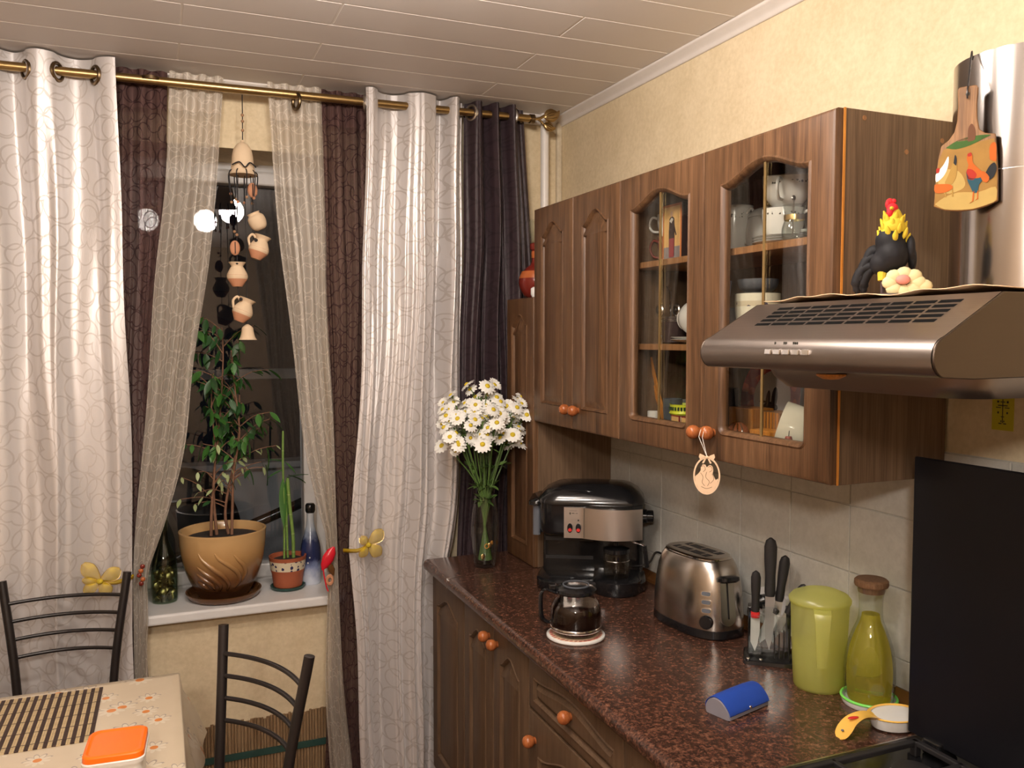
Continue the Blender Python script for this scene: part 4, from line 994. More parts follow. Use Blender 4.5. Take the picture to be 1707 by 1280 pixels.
# carafe of coffee on a round coaster
co = thing('coaster', 'round white coaster with worn brown print under the coffee carafe', 'coaster', (1.018, 1.992, Z+.0005))
MB().lathe([(.076,0), (.0785,.003), (.078,.007), (.074,.0085)], 40).build('disc', M['porcelain'], co, smooth=40)
MB().lathe([(.071,.0085), (.0705,.0092)], 40).build('print', M['plywood'], co)
m = MB(); rn = random.Random(3)
for k in range(34):
    a = k*2*pi/34; m.ball((.066*cos(a), .066*sin(a), .0092), (rn.uniform(.003,.008), rn.uniform(.002,.004), .0006), 8, 4)
m.build('print_border', M['maroon'], co)
cf = thing('coffee_carafe', 'glass coffee carafe half full of black coffee with a black handle and lid', 'carafe', (1.018, 1.992, Z+.0102), R(-20))
go = spline([(.052,0), (.060,.006), (.0665,.022), (.0685,.045), (.0665,.070), (.058,.088), (.0515,.098), (.0525,.112)], 5)
MB().lathe(go, 44, True, False).build('glass', M['carafe_glass'], cf, smooth=60)
MB().lathe([(r-.0015, max(z, .003)) for r, z in go if z < .083] , 44).build('coffee', M['coffee'], cf, smooth=60)
MB().lathe([(.0666,.014), (.0680,.016), (.0690,.022), (.0675,.024)], 44, False, False).build('steel_band', M['chrome'], cf, smooth=60)
cl = MB().lathe([(.053,.110), (.0555,.113), (.055,.120), (.045,.127), (.030,.130), (.0,.131)], 36).build('lid', M['black_plastic'], cf, smooth=40)
MB().lathe([(.036,.1275), (.036,.1315), (.033,.1318), (.033,.1295)], 32, False, False).build('lid_ring', M['smoke_grey'], cl, smooth=40)
hp = spline([(-.050,0,.108), (-.078,0,.118), (-.092,0,.108), (-.094,0,.070), (-.090,0,.040), (-.074,0,.030), (-.066,0,.034)], 5)
m = MB(); L = [[(p[0]+.006*cos(a), p[1]+.011*sin(a), p[2]+.006*cos(a)*.4) for a in [2*pi*i/8 for i in range(8)]] for p in hp]; m.loops(L).build('handle', M['black_plastic'], cf, smooth=60)
MB().box(-.072,-.052,-.008,.008,.118,.132).build('thumb_lever', M['black_plastic'], cl, smooth=0, bevel=.003)

# toaster
ts = thing('toaster', 'brushed steel two slot toaster with a black lever on the worktop', 'toaster', (1.375, 1.948, Z+.0005), R(5))
PW = 2.7
def sup(hx, hy, z, p=PW, n=56): return [(hx*math.copysign(abs(cos(a))**(2/p), cos(a)), hy*math.copysign(abs(sin(a))**(2/p), sin(a)), z) for a in [2*pi*i/n for i in range(n)]]
MB().loops([sup(.084,.140,0), sup(.087,.143,.004), sup(.086,.142,.024)]).build('foot_frame', M['black_plastic'], ts, smooth=40)
lev = [(.0845,.1405,.0242), (.0855,.1415,.034), (.0850,.140,.075), (.082,.135,.12), (.077,.127,.160), (.071,.118,.184), (.064,.110,.198), (.060,.106,.203)]
MB().loops([sup(a, b, z) for a, b, z in lev]).build('shell', M['brushed_toaster'], ts, smooth=60)
MB().loops([sup(.0605,.1065,.2032), sup(.0605,.1065,.206), sup(.056,.102,.2085)]).build('top_rim', M['chrome'], ts, smooth=40)
tp = MB().loops([sup(.056,.102,.2086), sup(.055,.101,.2092)]).build('top_plate', M['steel'], ts, smooth=0)
for sx_ in (-.021, .021):
    MB().box(sx_-.0125, sx_+.0125, -.070, .070, .2093, .2099).build('slot', M['black_matte'], tp, smooth=0)
    for q in (-.05, .0, .05): MB().tube([(sx_-.011, q, .2102), (sx_+.011, q, .2102)], .0012, 6).build('slot_wire', M['chrome'], tp)
def on_shell(deg, z, lift=0):
    """frame on the shell: x along the face, y up the face, z outwards"""
    for (a0,b0,z0), (a1,b1,z1) in zip(lev, lev[1:]):
        if z0 <= z <= z1: break
    t = (z-z0)/(z1-z0); hx, hy = a0+(a1-a0)*t, b0+(b1-b0)*t; d = 1e-3
    def P(a, hx=hx, hy=hy): return Vector((hx*math.copysign(abs(cos(a))**(2/PW), cos(a)), hy*math.copysign(abs(sin(a))**(2/PW), sin(a)), z))
    a = R(deg); p = P(a); tx = (P(a+d)-P(a-d)).normalized(); up = Vector((P(a, a1, b1).x-P(a, a0, b0).x, P(a, a1, b1).y-P(a, a0, b0).y, z1-z0)).normalized()
    nz = tx.cross(up).normalized(); up = nz.cross(tx).normalized()
    m = Matrix((tx, up, nz)).transposed().to_4x4(); m.translation = p + nz*lift; return m
def on(deg, z, lift=0): q = MB(); q.m = on_shell(deg, z, lift); return q
BA = 227
for zz in (.122, .100, .078):
    bz = on(BA, zz).prism(rrect(-.0145,.0145,-.007,.007,.0065), -.004, .0022).build('button_rim', M['chrome'], ts, smooth=40)
    on(BA, zz).prism(rrect(-.012,.012,-.005,.005,.0048), -.002, .0034).build('button', M['smoke_grey'], bz, smooth=40)
on(BA, .048).lathe([(.0185,-.004), (.0185,.005), (.016,.011), (0,.0115)], 28).build('dial', M['black_plastic'], ts, smooth=40)
LA = 264
on(LA, .098, .0).prism([(.021,.058), (-.021,.058), (-.023,-.036)] + arc(pi, 2*pi, 10, .023, (0,-.036)), -.009, .003).build('lever_recess', M['steel'], ts, smooth=40)
on(LA, .112, .0).prism(rrect(-.002,.002,-.055,.045,.0018), -.002, .0044).build('lever_slot', M['black_matte'], ts, smooth=0)
lv = MB(); lm = on_shell(LA, .160, .016); lv.m = lm; lv.loops([[(x, y, z) for x, z in rrect(-.028+i,.028-i,-.022+i,.018-i,.014)] for y, i in ((-.008,.005), (-.004,0), (.005,0), (.009,.006))]); lv.build('lever', M['black_plastic'], ts, smooth=40)

# wall socket with plugs behind the knives
sk = thing('wall_socket', 'white wall socket with black plugs between the toaster and the knife stand', 'socket', (XR-.009, 1.752, Z+.095), RZ)
MB().at((0,-.006,0), (pi/2,0,0)).prism(rrect(-.065,.040,-.036,.036,.010), -.006, .006).build('cover', M['white_plastic'], sk, smooth=40)
for q in (-.035,):
    MB().at((q,-.014,.004), (pi/2,0,0)).lathe([(.019,-.004), (.019,.016), (.010,.026), (.004,.032)], 16).build('plug', M['black_plastic'], sk, smooth=40)
MB().tube(spline([(-.035,-.04,.004), (-.045,-.06,-.01), (-.055,-.05,-.04), (-.06,-.03,-.06)], 5), .003, 8).build('plug_cord', M['black_plastic'], sk)
# knife stand with knives
kx, ky = 1.385, 1.660
ks = thing('knife_stand', 'black and clear knife stand on the worktop beside the lime jug', 'knife stand', (kx, ky, Z+.0005), R(-38))
MB().loops([[(x, y, z) for x, y in rrect(-.062+i,.062-i,-.050+i,.055-i,.012)] for z, i in ((0,0), (.008,.002), (.012,.008))]).build('base', M['black_plastic'], ks, smooth=40)
for sx_ in (-.045, .045):
    MB().box(sx_-.006, sx_+.006, .010, .045, .010, .125).build('upright', M['black_plastic'], ks, smooth=0, bevel=.002)
sl_xy = [(-.034,-.014,.115,.030), (.0,-.004,.135,.034), (.032,.004,.110,.030)]
for (sx_, sy_, h_, w_) in sl_xy:
    MB().box(sx_-w_/2, sx_+w_/2, sy_-.010, sy_-.008, .012, h_).box(sx_-w_/2, sx_+w_/2, sy_+.008, sy_+.010, .012, h_).box(sx_-w_/2, sx_-w_/2+.002, sy_-.008, sy_+.008, .012, h_).box(sx_+w_/2-.002, sx_+w_/2, sy_-.008, sy_+.008, .012, h_).build('sleeve', M['clear_glass'], ks, smooth=0)
for q in range(5): MB().at((.012+.011*q, -.020, .012), (R(-10), 0, R(0))).box(-.0015,.0015,-.012,.012,0,.055+.006*q).build('slot_rib', M['black_plastic'], ks, smooth=0)
for q in (-.05, -.02): MB().ball((q,-.040,.012), (.005,.005,.003), 10, 6).build('rivet', M['chrome'], ks, smooth=180)
def knife(label, x, y, z, tilt, hl, hw, bl, bw, collar=None, blade='paper_white', lean=0):
    c_, s_ = cos(R(-38)), sin(R(-38))
    t = thing('kitchen_knife', label, 'knife', (kx + x*c_ - y*s_, ky + x*s_ + y*c_, Z+z), R(-38), 'knives in the black stand')
    base = Matrix.Rotation(tilt, 4, 'Y') @ Matrix.Rotation(lean, 4, 'X')
    m = MB(); m.m = base
    m.loops([[(hw*.5*w_*cos(a), .0075*sin(a), q) for a in [2*pi*i/14 for i in range(14)]] for q, w_ in ((.0,.70), (.01,.85), (hl*.35,.80), (hl*.6,.95), (hl*.85,1.0), (hl*.96,.75), (hl,.25))]).build('handle', M['black_matte'], t, smooth=50)
    b = MB(); b.m = base; prof = [(-bw/2,0), (bw/2,0), (bw/2,-bl*.45), (bw*.28,-bl*.8), (0,-bl), (-bw/2,-bl*.75)]
    b.loops([[(x_, -.0009, z_) for x_, z_ in prof], [(x_, .0009, z_) for x_, z_ in prof]]).build('blade', M[blade], t, smooth=0)
    if collar:
        c = MB(); c.m = base; c.loops([[(hw*.46*cos(a), .0088*sin(a), q) for a in [2*pi*i/14 for i in range(14)]] for q in (-.010, .004)]).build('collar', M[collar], t, smooth=40)
    return t
knife('white bladed knife with a red collar, lowest in the knife stand', -.034, -.014, .118, 0, .105, .024, .095, .022, 'red_paint')
knife('tallest black handled knife in the knife stand', .0, -.004, .160, 0, .145, .031, .135, .022, blade='steel')
knife('black handled knife leaning behind the tallest one in the stand', .022, .012, .145, R(7), .115, .026, .11, .018, blade='steel')
knife('white bladed knife slanting in the middle sleeve of the stand', .012, -.003, .118, R(24), .012, .016, .085, .026)
knife('small black handled knife tilted to the right behind the lime jug', .042, .012, .115, R(28), .085, .022, .09, .016, blade='steel')

# lime pitcher
pt = thing('lime_pitcher', 'lime green translucent plastic pitcher with lid and moulded handle', 'pitcher', (1.384, 1.488, Z+.0005))
po = [(.052,0), (.055,.004), (.0585,.06), (.061,.12), (.0635,.185), (.064,.200)]
MB().lathe(po, 44, True, False).build('jug', M['lime_plastic'], pt, smooth=60)
MB().lathe([(.050,.004), (.0555,.06), (.0575,.098), (.0,.098)], 36).build('drink', M['lime_plastic'], pt, smooth=60)
MB().lathe([(.0655,.196), (.0665,.199), (.0665,.2035), (.060,.212), (.040,.221), (.015,.226), (.0,.2265)], 44, sx=1.04).build('lid', M['lime_plastic'], pt, smooth=40)
hx = Vector((-.62,-.785,0)); sd = Vector((.785,-.62,0))
def hpt(r, s, z): p = hx*r + sd*s; return (p.x, p.y, z)
L = []
for z, r, hw in ((.196,.066,.018), (.190,.082,.018), (.175,.088,.016), (.10,.084,.012), (.070,.082,.010)):
    L.append([hpt(r-.006,-hw,z), hpt(r,-hw,z), hpt(r+.003,0,z), hpt(r,hw,z), hpt(r-.006,hw,z), hpt(r-.004,0,z)])
MB().loops(L).build('handle', M['lime_plastic'], pt, smooth=40)

# glass oil bottle on a lime edged dish
bd = thing('oil_dish', 'round white dish with a lime green rim under the oil bottle', 'dish', (1.418, 1.372, Z+.0005))
MB().lathe([(.054,0), (.057,.006), (.0585,.014), (.0555,.014), (.053,.006), (.0,.005)], 40).build('dish', M['porcelain'], bd, smooth=40)
MB().torus((0,0,.0145), .0568, .0032, 40, 8).build('rim', M['lime_green'], bd)
ob = thing('oil_bottle', 'glass carafe of yellow oil with a brown cork lid', 'bottle', (1.418, 1.372, Z+.0062))
bo = spline([(.046,0), (.0500,.004), (.0530,.04), (.0530,.075), (.0485,.115), (.038,.150), (.0265,.180), (.0245,.205), (.0255,.232), (.031,.252)], 6)
bi = [(max(r-.0032,.001), max(z,.006)) for r, z in bo]
MB().lathe(bo, 48, True, False).build('glass', M['clear_glass'], ob, smooth=60)
MB().lathe([(r-.0033, z) for r, z in bi if z < .196], 48).build('oil', M['oil'], ob, smooth=60)
MB().lathe([(.027,.240), (.028,.253), (.034,.254), (.0355,.258), (.035,.266), (.031,.2695), (.0,.270)], 40).build('cork_lid', M['cork'], ob, smooth=40)

# spoon rest
sr = thing('spoon_rest', 'yellow and white ceramic spoon rest with a painted pepper beside the stove', 'spoon rest', (1.383, 1.268, Z+.0005), R(-7))
m = MB(); L = []; bw_ = []
m.lathe([(.034,0), (.040,.003), (.0445,.018), (.0455,.024)], 36, sx=1.25, sy=.92).build('bowl', M['porcelain'], sr, smooth=40)
MB().lathe([(.0455,.0240), (.0465,.0262), (.0435,.0262), (.038,.016), (.030,.0095), (.0,.0085)], 36, False, True, sx=1.25, sy=.92).build('bowl_inside', M['cream_china'], sr, smooth=60)
MB().torus((0,0,.026), .0452, .0028, 40, 8, sy=.75).build('rim', M['rooster_yellow'], sr) if False else None
hpts = spline([(-.040,.0,.0255,.022), (-.062,.0,.032,.017), (-.085,-.002,.034,.0155), (-.110,-.006,.028,.018), (-.128,-.010,.015,.0205), (-.140,-.013,.005,.017), (-.146,-.014,.001,.008)], 5)
L = [[(p[0], p[1]+s*p[3], p[2]-.002*(1-s*s)*2+t_) for s, t_ in ((-1,0), (-.5,.001), (0,.0015), (.5,.001), (1,0), (.5,-.005), (0,-.006), (-.5,-.005))] for p in hpts]
plain('yellow_glaze', (.86,.50,.10), .2); M = MAT
hh = MB().loops(L).build('handle', M['yellow_glaze'], sr, smooth=60)
MB().lathe([(.0455,.0245), (.0475,.0268), (.0450,.0285), (.0415,.026)], 40, False, False, sx=1.25, sy=.92).build('rim', M['yellow_glaze'], sr, smooth=60)
MB().ball((-.104,-.004,.0315), (.013,.005,.002), 12, 6).build('painted_pepper', M['red_paint'], hh, smooth=180)
MB().ball((-.134,-.011,.0125), (.003,.003,.002), 10, 6).build('hang_hole', M['smoke_grey'], hh, smooth=180)
MB().ball((.014,.006,.0115), (.016,.006,.002), 12, 6).build('painted_pepper', M['red_paint'], sr, smooth=180)
MB().ball((-.008,.010,.0115), (.012,.005,.002), 12, 6).build('painted_leaf', M['paint_green'], sr, smooth=180)

# blue case
gc = thing('glasses_case', 'blue snap case with grey end lying on the worktop', 'case', (1.138, 1.462, Z+.0005), R(15))
gc.scale = (.92, .92, .95)
prof = [(-.032,.0), (.030,.0), (.034,.006), (.030,.018), (.018,.032), (.004,.039), (-.010,.040), (-.024,.034), (-.034,.022), (-.036,.008)]
prof = spline(prof + [prof[0]], 3)[:-1]
MB().loops([[(x, -y*s, max(0, z*s)) for y, z in prof] for x, s in ((-.074,.93), (-.070,.98), (.066,.98), (.074,.90))]).build('body', M['grey_leather'], gc, smooth=50)
fl_ = [(p[0]*1.03, p[1]*1.04+.0006) for p in spline([(-.036,.012), (-.034,.024), (-.024,.0355), (-.010,.0412), (.004,.0405), (.018,.033), (.031,.020), (.036,.010)], 4)]
L = []
for i in range(17):
    u = -1 + 2*i/16; x = u*.0725; cut = int((1-(1-abs(u)**3.0))*5)
    pts = list(fl_); n_ = len(pts); 
    k0 = cut
    pts = [pts[min(max(j, k0 if False else 0), n_-1)] for j in range(n_)]
    L.append([(x, -y*(1-.03*abs(u)**4), z*(1-.05*abs(u)**4)) for y, z in pts] + [(x, -y*(1-.03*abs(u)**4)*.985, z*(1-.05*abs(u)**4)-.0012) for y, z in pts[::-1]])
MB().loops(L).build('flap', M['blue_leather'], gc, smooth=50)
MB().at((.0,.0385-.0745,.014), (pi/2,0,0)).lathe([(.004,0), (.0035,.002)], 12).build('snap', M['chrome'], gc) 

# ================================================================ INSIDE THE GLAZED CABINET
S0, S1, S2 = 1.3875, 1.6405, 1.8605
def cup(name, label, loc, r, h, mat='porcelain', frieze=None, rot=(0,0,0), handle=None, foot=.6, group=None, cat='cup', flare=1.0):
    t = thing(name, label, cat, loc, 0, group); t.rotation_euler = rot
    o = spline([(r*foot,0), (r*foot*1.02,.003), (r*.86,h*.3), (r*.98,h*.65), (r*flare,h)], 4)
    MB().lathe(o + [(max(q-.0022,.001), max(z,.004)) for q, z in o[::-1]], 30).build('bowl', M[mat], t, smooth=60)
    if frieze:
        z0, z1 = h*.66, h*.93
        f = [p for p in o if z0 <= p[1] <= z1]; MB().lathe([(q+.0004, z) for q, z in f], 30, False, False).build('painted_band', M[frieze], t, smooth=60)
        MB().torus((0,0,h), r*flare-.001, .0013, 30, 6).build('rim', M['ink'] if frieze != 'frieze_china' else M['grey_frame'], t)
    if handle is not None:
        a = handle; c, s = cos(a), sin(a); p = spline([(r*.92,h*.82), (r*1.35,h*.9), (r*1.6,h*.6), (r*1.35,h*.3), (r*.88,h*.25)], 5)
        MB().tube([(q*c, q*s, z) for q, z in p], .0036, 8).build('handle', M[mat], t, smooth=60)
    return t
def saucer(label, loc, r, group, mat='porcelain'):
    t = thing('saucer', label, 'saucer', loc, 0, group)
    MB().lathe([(r*.5,0), (r*.55,.002), (r*.8,.006), (r,.011), (r*.98,.0125), (r*.75,.008), (r*.5,.0045), (0,.0045)], 36).build('plate', M[mat], t, smooth=60)
    MB().torus((0,0,.0115), r*.985, .0012, 36, 6).build('rim', M['grey_frame'], t); return t
# top shelf
ic = thing('saint_picture', 'standing box picture of a robed figure on the top shelf of the glazed cabinet', 'picture', (1.272, 1.936, S2), RZ)
MB().box(-.044,.044,0,.045,0,.150).build('box', M['icon_dark'], ic, smooth=0, bevel=.001)
def flat(name, poly, y, mat, parent): return MB().loops([[(x, y, z) for x, z in poly], [(x, y-.0004, z) for x, z in poly]]).build(name, M[mat], parent, smooth=0)
flat('border', [(-.044,.0), (.044,.0), (.044,.150), (-.044,.150)], -.0003, 'icon_orange', ic)
flat('ground', [(-.038,.006), (.038,.006), (.038,.144), (-.038,.144)], -.0008, 'icon_gold', ic)
flat('floor', [(-.038,.006), (.038,.006), (.038,.038), (-.038,.038)], -.0012, 'icon_grey', ic)
flat('robe', [(-.012,.012), (.012,.012), (.014,.05), (.013,.09), (.012,.112), (.0,.120), (-.010,.112), (-.013,.08)], -.0018, 'icon_dark', ic)
flat('skirt', [(-.011,.010), (.011,.010), (.013,.060), (-.011,.060)], -.0023, 'icon_rose', ic)
flat('sleeve', [(.010,.106), (.018,.080), (.024,.068), (.020,.066), (.010,.084)], -.0021, 'icon_dark', ic)
flat('shawl', [(-.010,.106), (.0,.114), (.009,.110), (.0,.100)], -.0024, 'paint_white', ic)
flat('face', [(cos(a)*.0055, .124+sin(a)*.008) for a in [2*pi*i/14 for i in range(14)]], -.0024, 'skin_paint', ic)
cup('coffee_cup', 'dark brown cup with gold handle behind the robed figure picture', (1.315, 2.008, S2), .036, .072, 'red_brown_glaze', handle=R(135))
cup('tea_cup', 'white cup standing on the dark brown cup behind the robed figure picture', (1.315, 2.008, S2+.0725), .038, .062, 'porcelain', handle=R(135))
cup('china_bowl', 'large white bowl at the back of the top shelf behind the picture', (1.415, 1.955, S2), .062, .150, 'porcelain', cat='bowl')
gg = cup('tea_glass', 'small gold banded glass at the right of the robed figure picture', (1.275, 1.800, S2), .026, .070, 'clear_glass', cat='glass')
MB().torus((0,0,.045), .0262, .002, 24, 6).build('gold_band', M['gold_strip'], gg)
cup('milk_jug', 'pale china jug with curled handle at the left behind the second glazed door', (1.365, 1.795, S2), .047, .128, 'porcelain', 'frieze_china', handle=R(-85), cat='jug')
tu = thing('china_tureen', 'lidded white china tureen on the top shelf behind the cups', 'tureen', (1.405, 1.700, S2))
MB().lathe(spline([(.035,0), (.05,.008), (.062,.04), (.058,.085), (.054,.092)], 4), 32).build('bowl', M['porcelain'], tu, smooth=60)
MB().lathe([(.058,.0915), (.058,.096), (.045,.110), (.02,.119), (.008,.121), (.010,.128), (.007,.134), (0,.135)], 32).build('lid', M['porcelain'], tu, smooth=60)
MB().lathe([(.0595,.060), (.0600,.068), (.0585,.080)], 32, False, False).build('painted_band', M['frieze_china'], tu, smooth=60)
for k in range(3): saucer(('lowest', 'middle', 'uppermost')[k] + ' white saucer in the stack under the two patterned cups', (1.318, 1.555, S2+.006*k), .068, 'stacked saucers under the cups')
cup('patterned_cup', 'patterned white cup standing on the saucer stack', (1.318, 1.555, S2+.0185), .047, .068, 'porcelain', 'frieze_china', handle=R(-60))
cup('patterned_cup', 'patterned white cup tilted on top of the other cup, handle to the front', (1.322, 1.548, S2+.091), .054, .070, 'porcelain', 'frieze_china', rot=(R(6), R(-6), 0), handle=R(215))
ag = thing('tulip_glass', 'waisted tea glass with a gold band and a spoon in front of the cups', 'glass', (1.252, 1.443, S2))
o_ = spline([(.018,0), (.024,.006), (.026,.025), (.020,.050), (.024,.076)], 5); MB().lathe(o_ + [(q-.0015, max(z,.004)) for q, z in o_[::-1]], 28).build('glass', M['clear_glass'], ag, smooth=60)
MB().lathe([(.0212,.044), (.0216,.050), (.0216,.055)], 28, False, False).build('gold_band', M['gold_strip'], ag, smooth=60)
MB().tube([(.0,.004,.008), (.006,.010,.09)], .0018, 6).ball((.006,.010,.093), (.006,.003,.006), 8, 6).build('spoon', M['steel'], ag)
# middle shelf
gh = thing('glass_holder', 'dark tea glass in an ornate metal holder on the middle shelf', 'glass holder', (1.325, 2.000, S1))
MB().lathe([(.030,0), (.034,.004), (.032,.010), (.034,.014), (.034,.070), (.0355,.074)], 28).build('holder', M['icon_dark'], gh, smooth=50)
for k in range(6): MB().torus((0,0,.062+.005*(k % 3)), .0352, .0012, 28, 6).build('ridge', M['steel'], gh) if k < 3 else None
for s in (-1, 1):
    r_ = MB().at((s*.008-.018, -.030*1.0+.012*s*0, .094), (0, R(75), R(60))).lathe([(.017,-.001), (.017,.002), (.010,.0045), (0,.005)], 16)
    r_.m = Matrix.Translation((-.030+.012*s, -.012-.024*s*-1*0-.022*s, .092)) @ Matrix.Rotation(R(90), 4, 'Y')
    MB_ = MB(); MB_.m = r_.m; MB_.torus((0,0,0), .014, .0035, 14, 5); MB_.ball((0,0,0), (.004,.004,.004), 8, 5); MB_.build('rosette', M['steel'], gh)
MB().tube([(-.012,.0,.02), (-.014,.002,.145), (-.018,.012,.158)], .0026, 8).build('spoon_handle', M['chrome'], gh)
MB().tube(spline([(-.012,.034,.062), (-.014,.060,.060), (-.014,.062,.032), (-.012,.034,.016)], 5), .003, 8).build('handle', M['steel'], gh)
for k in range(2): saucer(('lower', 'upper')[k] + ' white saucer under the lying cup on the middle shelf', (1.312, 1.862, S1+.006*k), .076, 'saucers under the lying cup')
cup('patterned_cup', 'white cup lying on its side on saucers on the middle shelf', (1.305, 1.925, S1+.020+.044), .050, .085, 'porcelain', 'frieze_china', rot=(R(84), 0, R(12)), foot=.55)
pcd = thing('printed_card', 'pale blue printed card leaning at the back of the middle shelf', 'card', (1.445, 1.985, S1), RZ)
MB().at((0,0,0), (R(-8),0,0)).box(-.035,.045,-.001,.001,0,.175).build('sheet', M['paper_blue'], pcd, smooth=0)
m = MB().at((0,0,0), (R(-8),0,0))
for z_ in (.158, .125, .118, .095): m.box(-.028, .038 if z_ != .118 else .02, -.0016, -.001, z_, z_+.004)
m.build('print', M['ink'], pcd, smooth=0)
cup('beige_cup', 'cream mug with a dark patterned rim on the middle shelf above the hood', (1.29, 1.605, S1), .052, .118, 'cream_china', 'frieze_pot', cat='mug', foot=.8)
cup('dark_bowl', 'dark glass bowl resting on the cream mug', (1.29, 1.605, S1+.1185), .046, .032, 'smoke_grey', cat='bowl')
cup('patterned_cup', 'white cup at the right end of the middle shelf', (1.345, 1.470, S1), .045, .098, 'porcelain', handle=R(90))
cup('glass_dish', 'grey glass dish at the left of the cream mug', (1.37, 1.735, S1), .055, .09, 'smoke_grey', cat='dish')
# bottom, behind the first door
tg = thing('wooden_tongs', 'curved wooden tongs standing in the lower left of the glazed cabinet', 'tongs', (1.31, 2.02, S0))
for q in (0, .012):
    pts = spline([(.0,-.012+q,.01), (-.006,.0+q,.065), (-.016,.014+q*1.4,.12), (-.030,.032+q*2.0,.215)], 5)
    L = [[(p[0]-.002,p[1]-.006,p[2]), (p[0]+.002,p[1]-.006,p[2]), (p[0]+.002,p[1]+.006,p[2]), (p[0]-.002,p[1]+.006,p[2])] for p in pts]; MB().loops(L).build('arm', M['honey_wood'], tg, smooth=40)
jr = thing('capped_jar', 'small glass jar with a white screw cap at the lower left of the cabinet', 'jar', (1.262, 2.005, S0))
MB().lathe([(.020,0), (.022,.003), (.022,.034), (.014,.040)], 20).build('jar', M['green_glass'], jr, smooth=40); MB().lathe([(.0165,.040), (.0165,.066), (.014,.068)], 20).build('cap', M['porcelain'], jr, smooth=40)
cup('grey_bowl', 'grey metal bowl behind the white capped jar', (1.345, 2.010, S0), .040, .095, 'grey_frame', cat='bowl')
cup('blue_vase', 'dark grey tumbler in the middle of the cabinet floor', (1.285, 1.945, S0), .026, .105, 'smoke_grey', cat='tumbler', foot=.8)
yw = thing('yellow_wrapped_jar', 'glass jar with a bright yellow wrapper band in the lower glazed cabinet', 'jar', (1.285, 1.895, S0))
MB().lathe([(.030,0), (.033,.003), (.034,.06), (.034,.105)], 28, True, False).build('jar', M['clear_glass'], yw, smooth=50)
MB().lathe([(.0345,.066), (.0375,.070), (.0350,.074), (.0350,.090), (.0372,.094)], 28, False, False).build('wrapper', M['yellow_wrap'], yw, smooth=40)
ink_m = MB()
for k in range(10):
    a = R(150+k*13); ink_m.box(.0352*cos(a)-.0022, .0352*cos(a)+.0022, .0352*sin(a)-.0022, .0352*sin(a)+.0022, .078, .087)
ink_m.build('wrapper_print', M['ink_green'], yw, smooth=0)
MB().lathe([(.030,.003), (.032,.062), (0,.064)], 24).build('filling', M['clay_pale'], yw, smooth=40)
pw = thing('folded_leaflet', 'white folded leaflet leaning behind the yellow wrapped jar', 'leaflet', (1.375, 1.975, S0), RZ)
MB().at((0,0,.0), (R(-10), R(28), 0)).box(-.035,.035,-.0015,.0015,.04,.155).build('sheet', M['paper_white'], pw, smooth=0)
MB().at((0,0,.0), (R(-10), R(28), 0)).box(-.018,.030,-.0022,-.0015,.06,.13).build('picture', M['paint_gold'], pw, smooth=0)
cup('dark_pot', 'black pot at the right of the leaflet in the lower cabinet', (1.385, 1.875, S0), .05, .135, 'black_matte', cat='pot')
for q, (yy, lab) in enumerate(((1.842, 'small gold icon card at the front beside the door knob'), (1.797, 'small gold icon card half hidden by the door frame'))):
    s_ = thing('icon_card', lab, 'icon', (1.225, yy, S0), RZ)
    MB().box(-.018,.018,0,.003,0,.070).build('board', M['maroon'], s_, smooth=0); flat('picture', [(-.0155,.003), (.0155,.003), (.0155,.067), (-.0155,.067)], -.0004, 'icon_gold', s_)
    flat('figure', [(-.006+cos(a)*.007, .030+sin(a)*.022) for a in [2*pi*i/14 for i in range(14)]], -.0008, 'skin_paint', s_)
# bottom, behind the second door
rp = thing('red_plate', 'dark red souvenir plate with a pale picture standing at the back of the cabinet', 'plate', (1.462, 1.745, S0), RZ)
pz = .115
m = MB(); m.m = Matrix.Translation((0,-.008,pz)) @ Matrix.Rotation(R(82), 4, 'X')
m.lathe([(.05,-.004), (.058,-.003), (.112,.009), (.113,.011), (.070,.003), (.0,.002)], 44).build('rim', M['glaze_red_plate'], rp, smooth=60)
m = MB(); m.m = Matrix.Translation((0,-.008,pz)) @ Matrix.Rotation(R(82), 4, 'X'); m.lathe([(.070,.0032), (.069,.0038)], 40).build('centre', M['plate_centre'], rp, smooth=40)
for sx_, sz_, w_, h_ in ((-.012,-.02,.008,.05), (.012,-.02,.012,.06), (.0,-.03,.03,.03), (-.03,-.005,.015,.006)):
    m = MB(); m.m = Matrix.Translation((0,-.008,pz)) @ Matrix.Rotation(R(82), 4, 'X'); m.ball((sx_, sz_+h_/2-.01, .0042), (w_, h_/2, .0008), 12, 5); m.build('picture_shape', M['icon_dark'], rp, smooth=180)
hb = thing('wooden_box', 'honey coloured wooden box at the lower left behind the second door', 'box', (1.345, 1.680, S0), RZ)
MB().box(-.060,.030,-.03,.035,0,.098).build('box', M['honey_wood'], hb, smooth=0, bevel=.002)
hb2 = thing('ribbed_box', 'ribbed wooden box beside the honey coloured one', 'box', (1.345, 1.605, S0), RZ)
MB().box(-.028,.040,-.02,.035,0,.095).build('box', M['oak_shelf'], hb2, smooth=0, bevel=.002)
for q in range(6): MB().box(-.024+q*.011,-.019+q*.011,-.0215,-.020,.052,.094).build('rib', M['honey_wood'], hb2, smooth=0)
hb3 = thing('low_box', 'low plain wooden box in front of the ribbed one', 'box', (1.272, 1.540, S0), RZ)
MB().box(-.040,.030,-.02,.03,0,.060).build('box', M['honey_wood'], hb3, smooth=0, bevel=.002)
sh = thing('carved_nut', 'brown carved wooden nut at the lower left behind the second door', 'ornament', (1.258, 1.630, S0))
MB().ball((0,0,.036), (.028,.030,.036), 20, 14).build('shell', M['knob_wood'], sh, smooth=180)
for q in (-.3, .2, .7): MB().at((0,0,.036), (R(90), 0, R(40+50*q))).torus((0,0,0), .0295, .0022, 24, 6, sy=1.15).build('groove', M['brown_glaze'], sh)
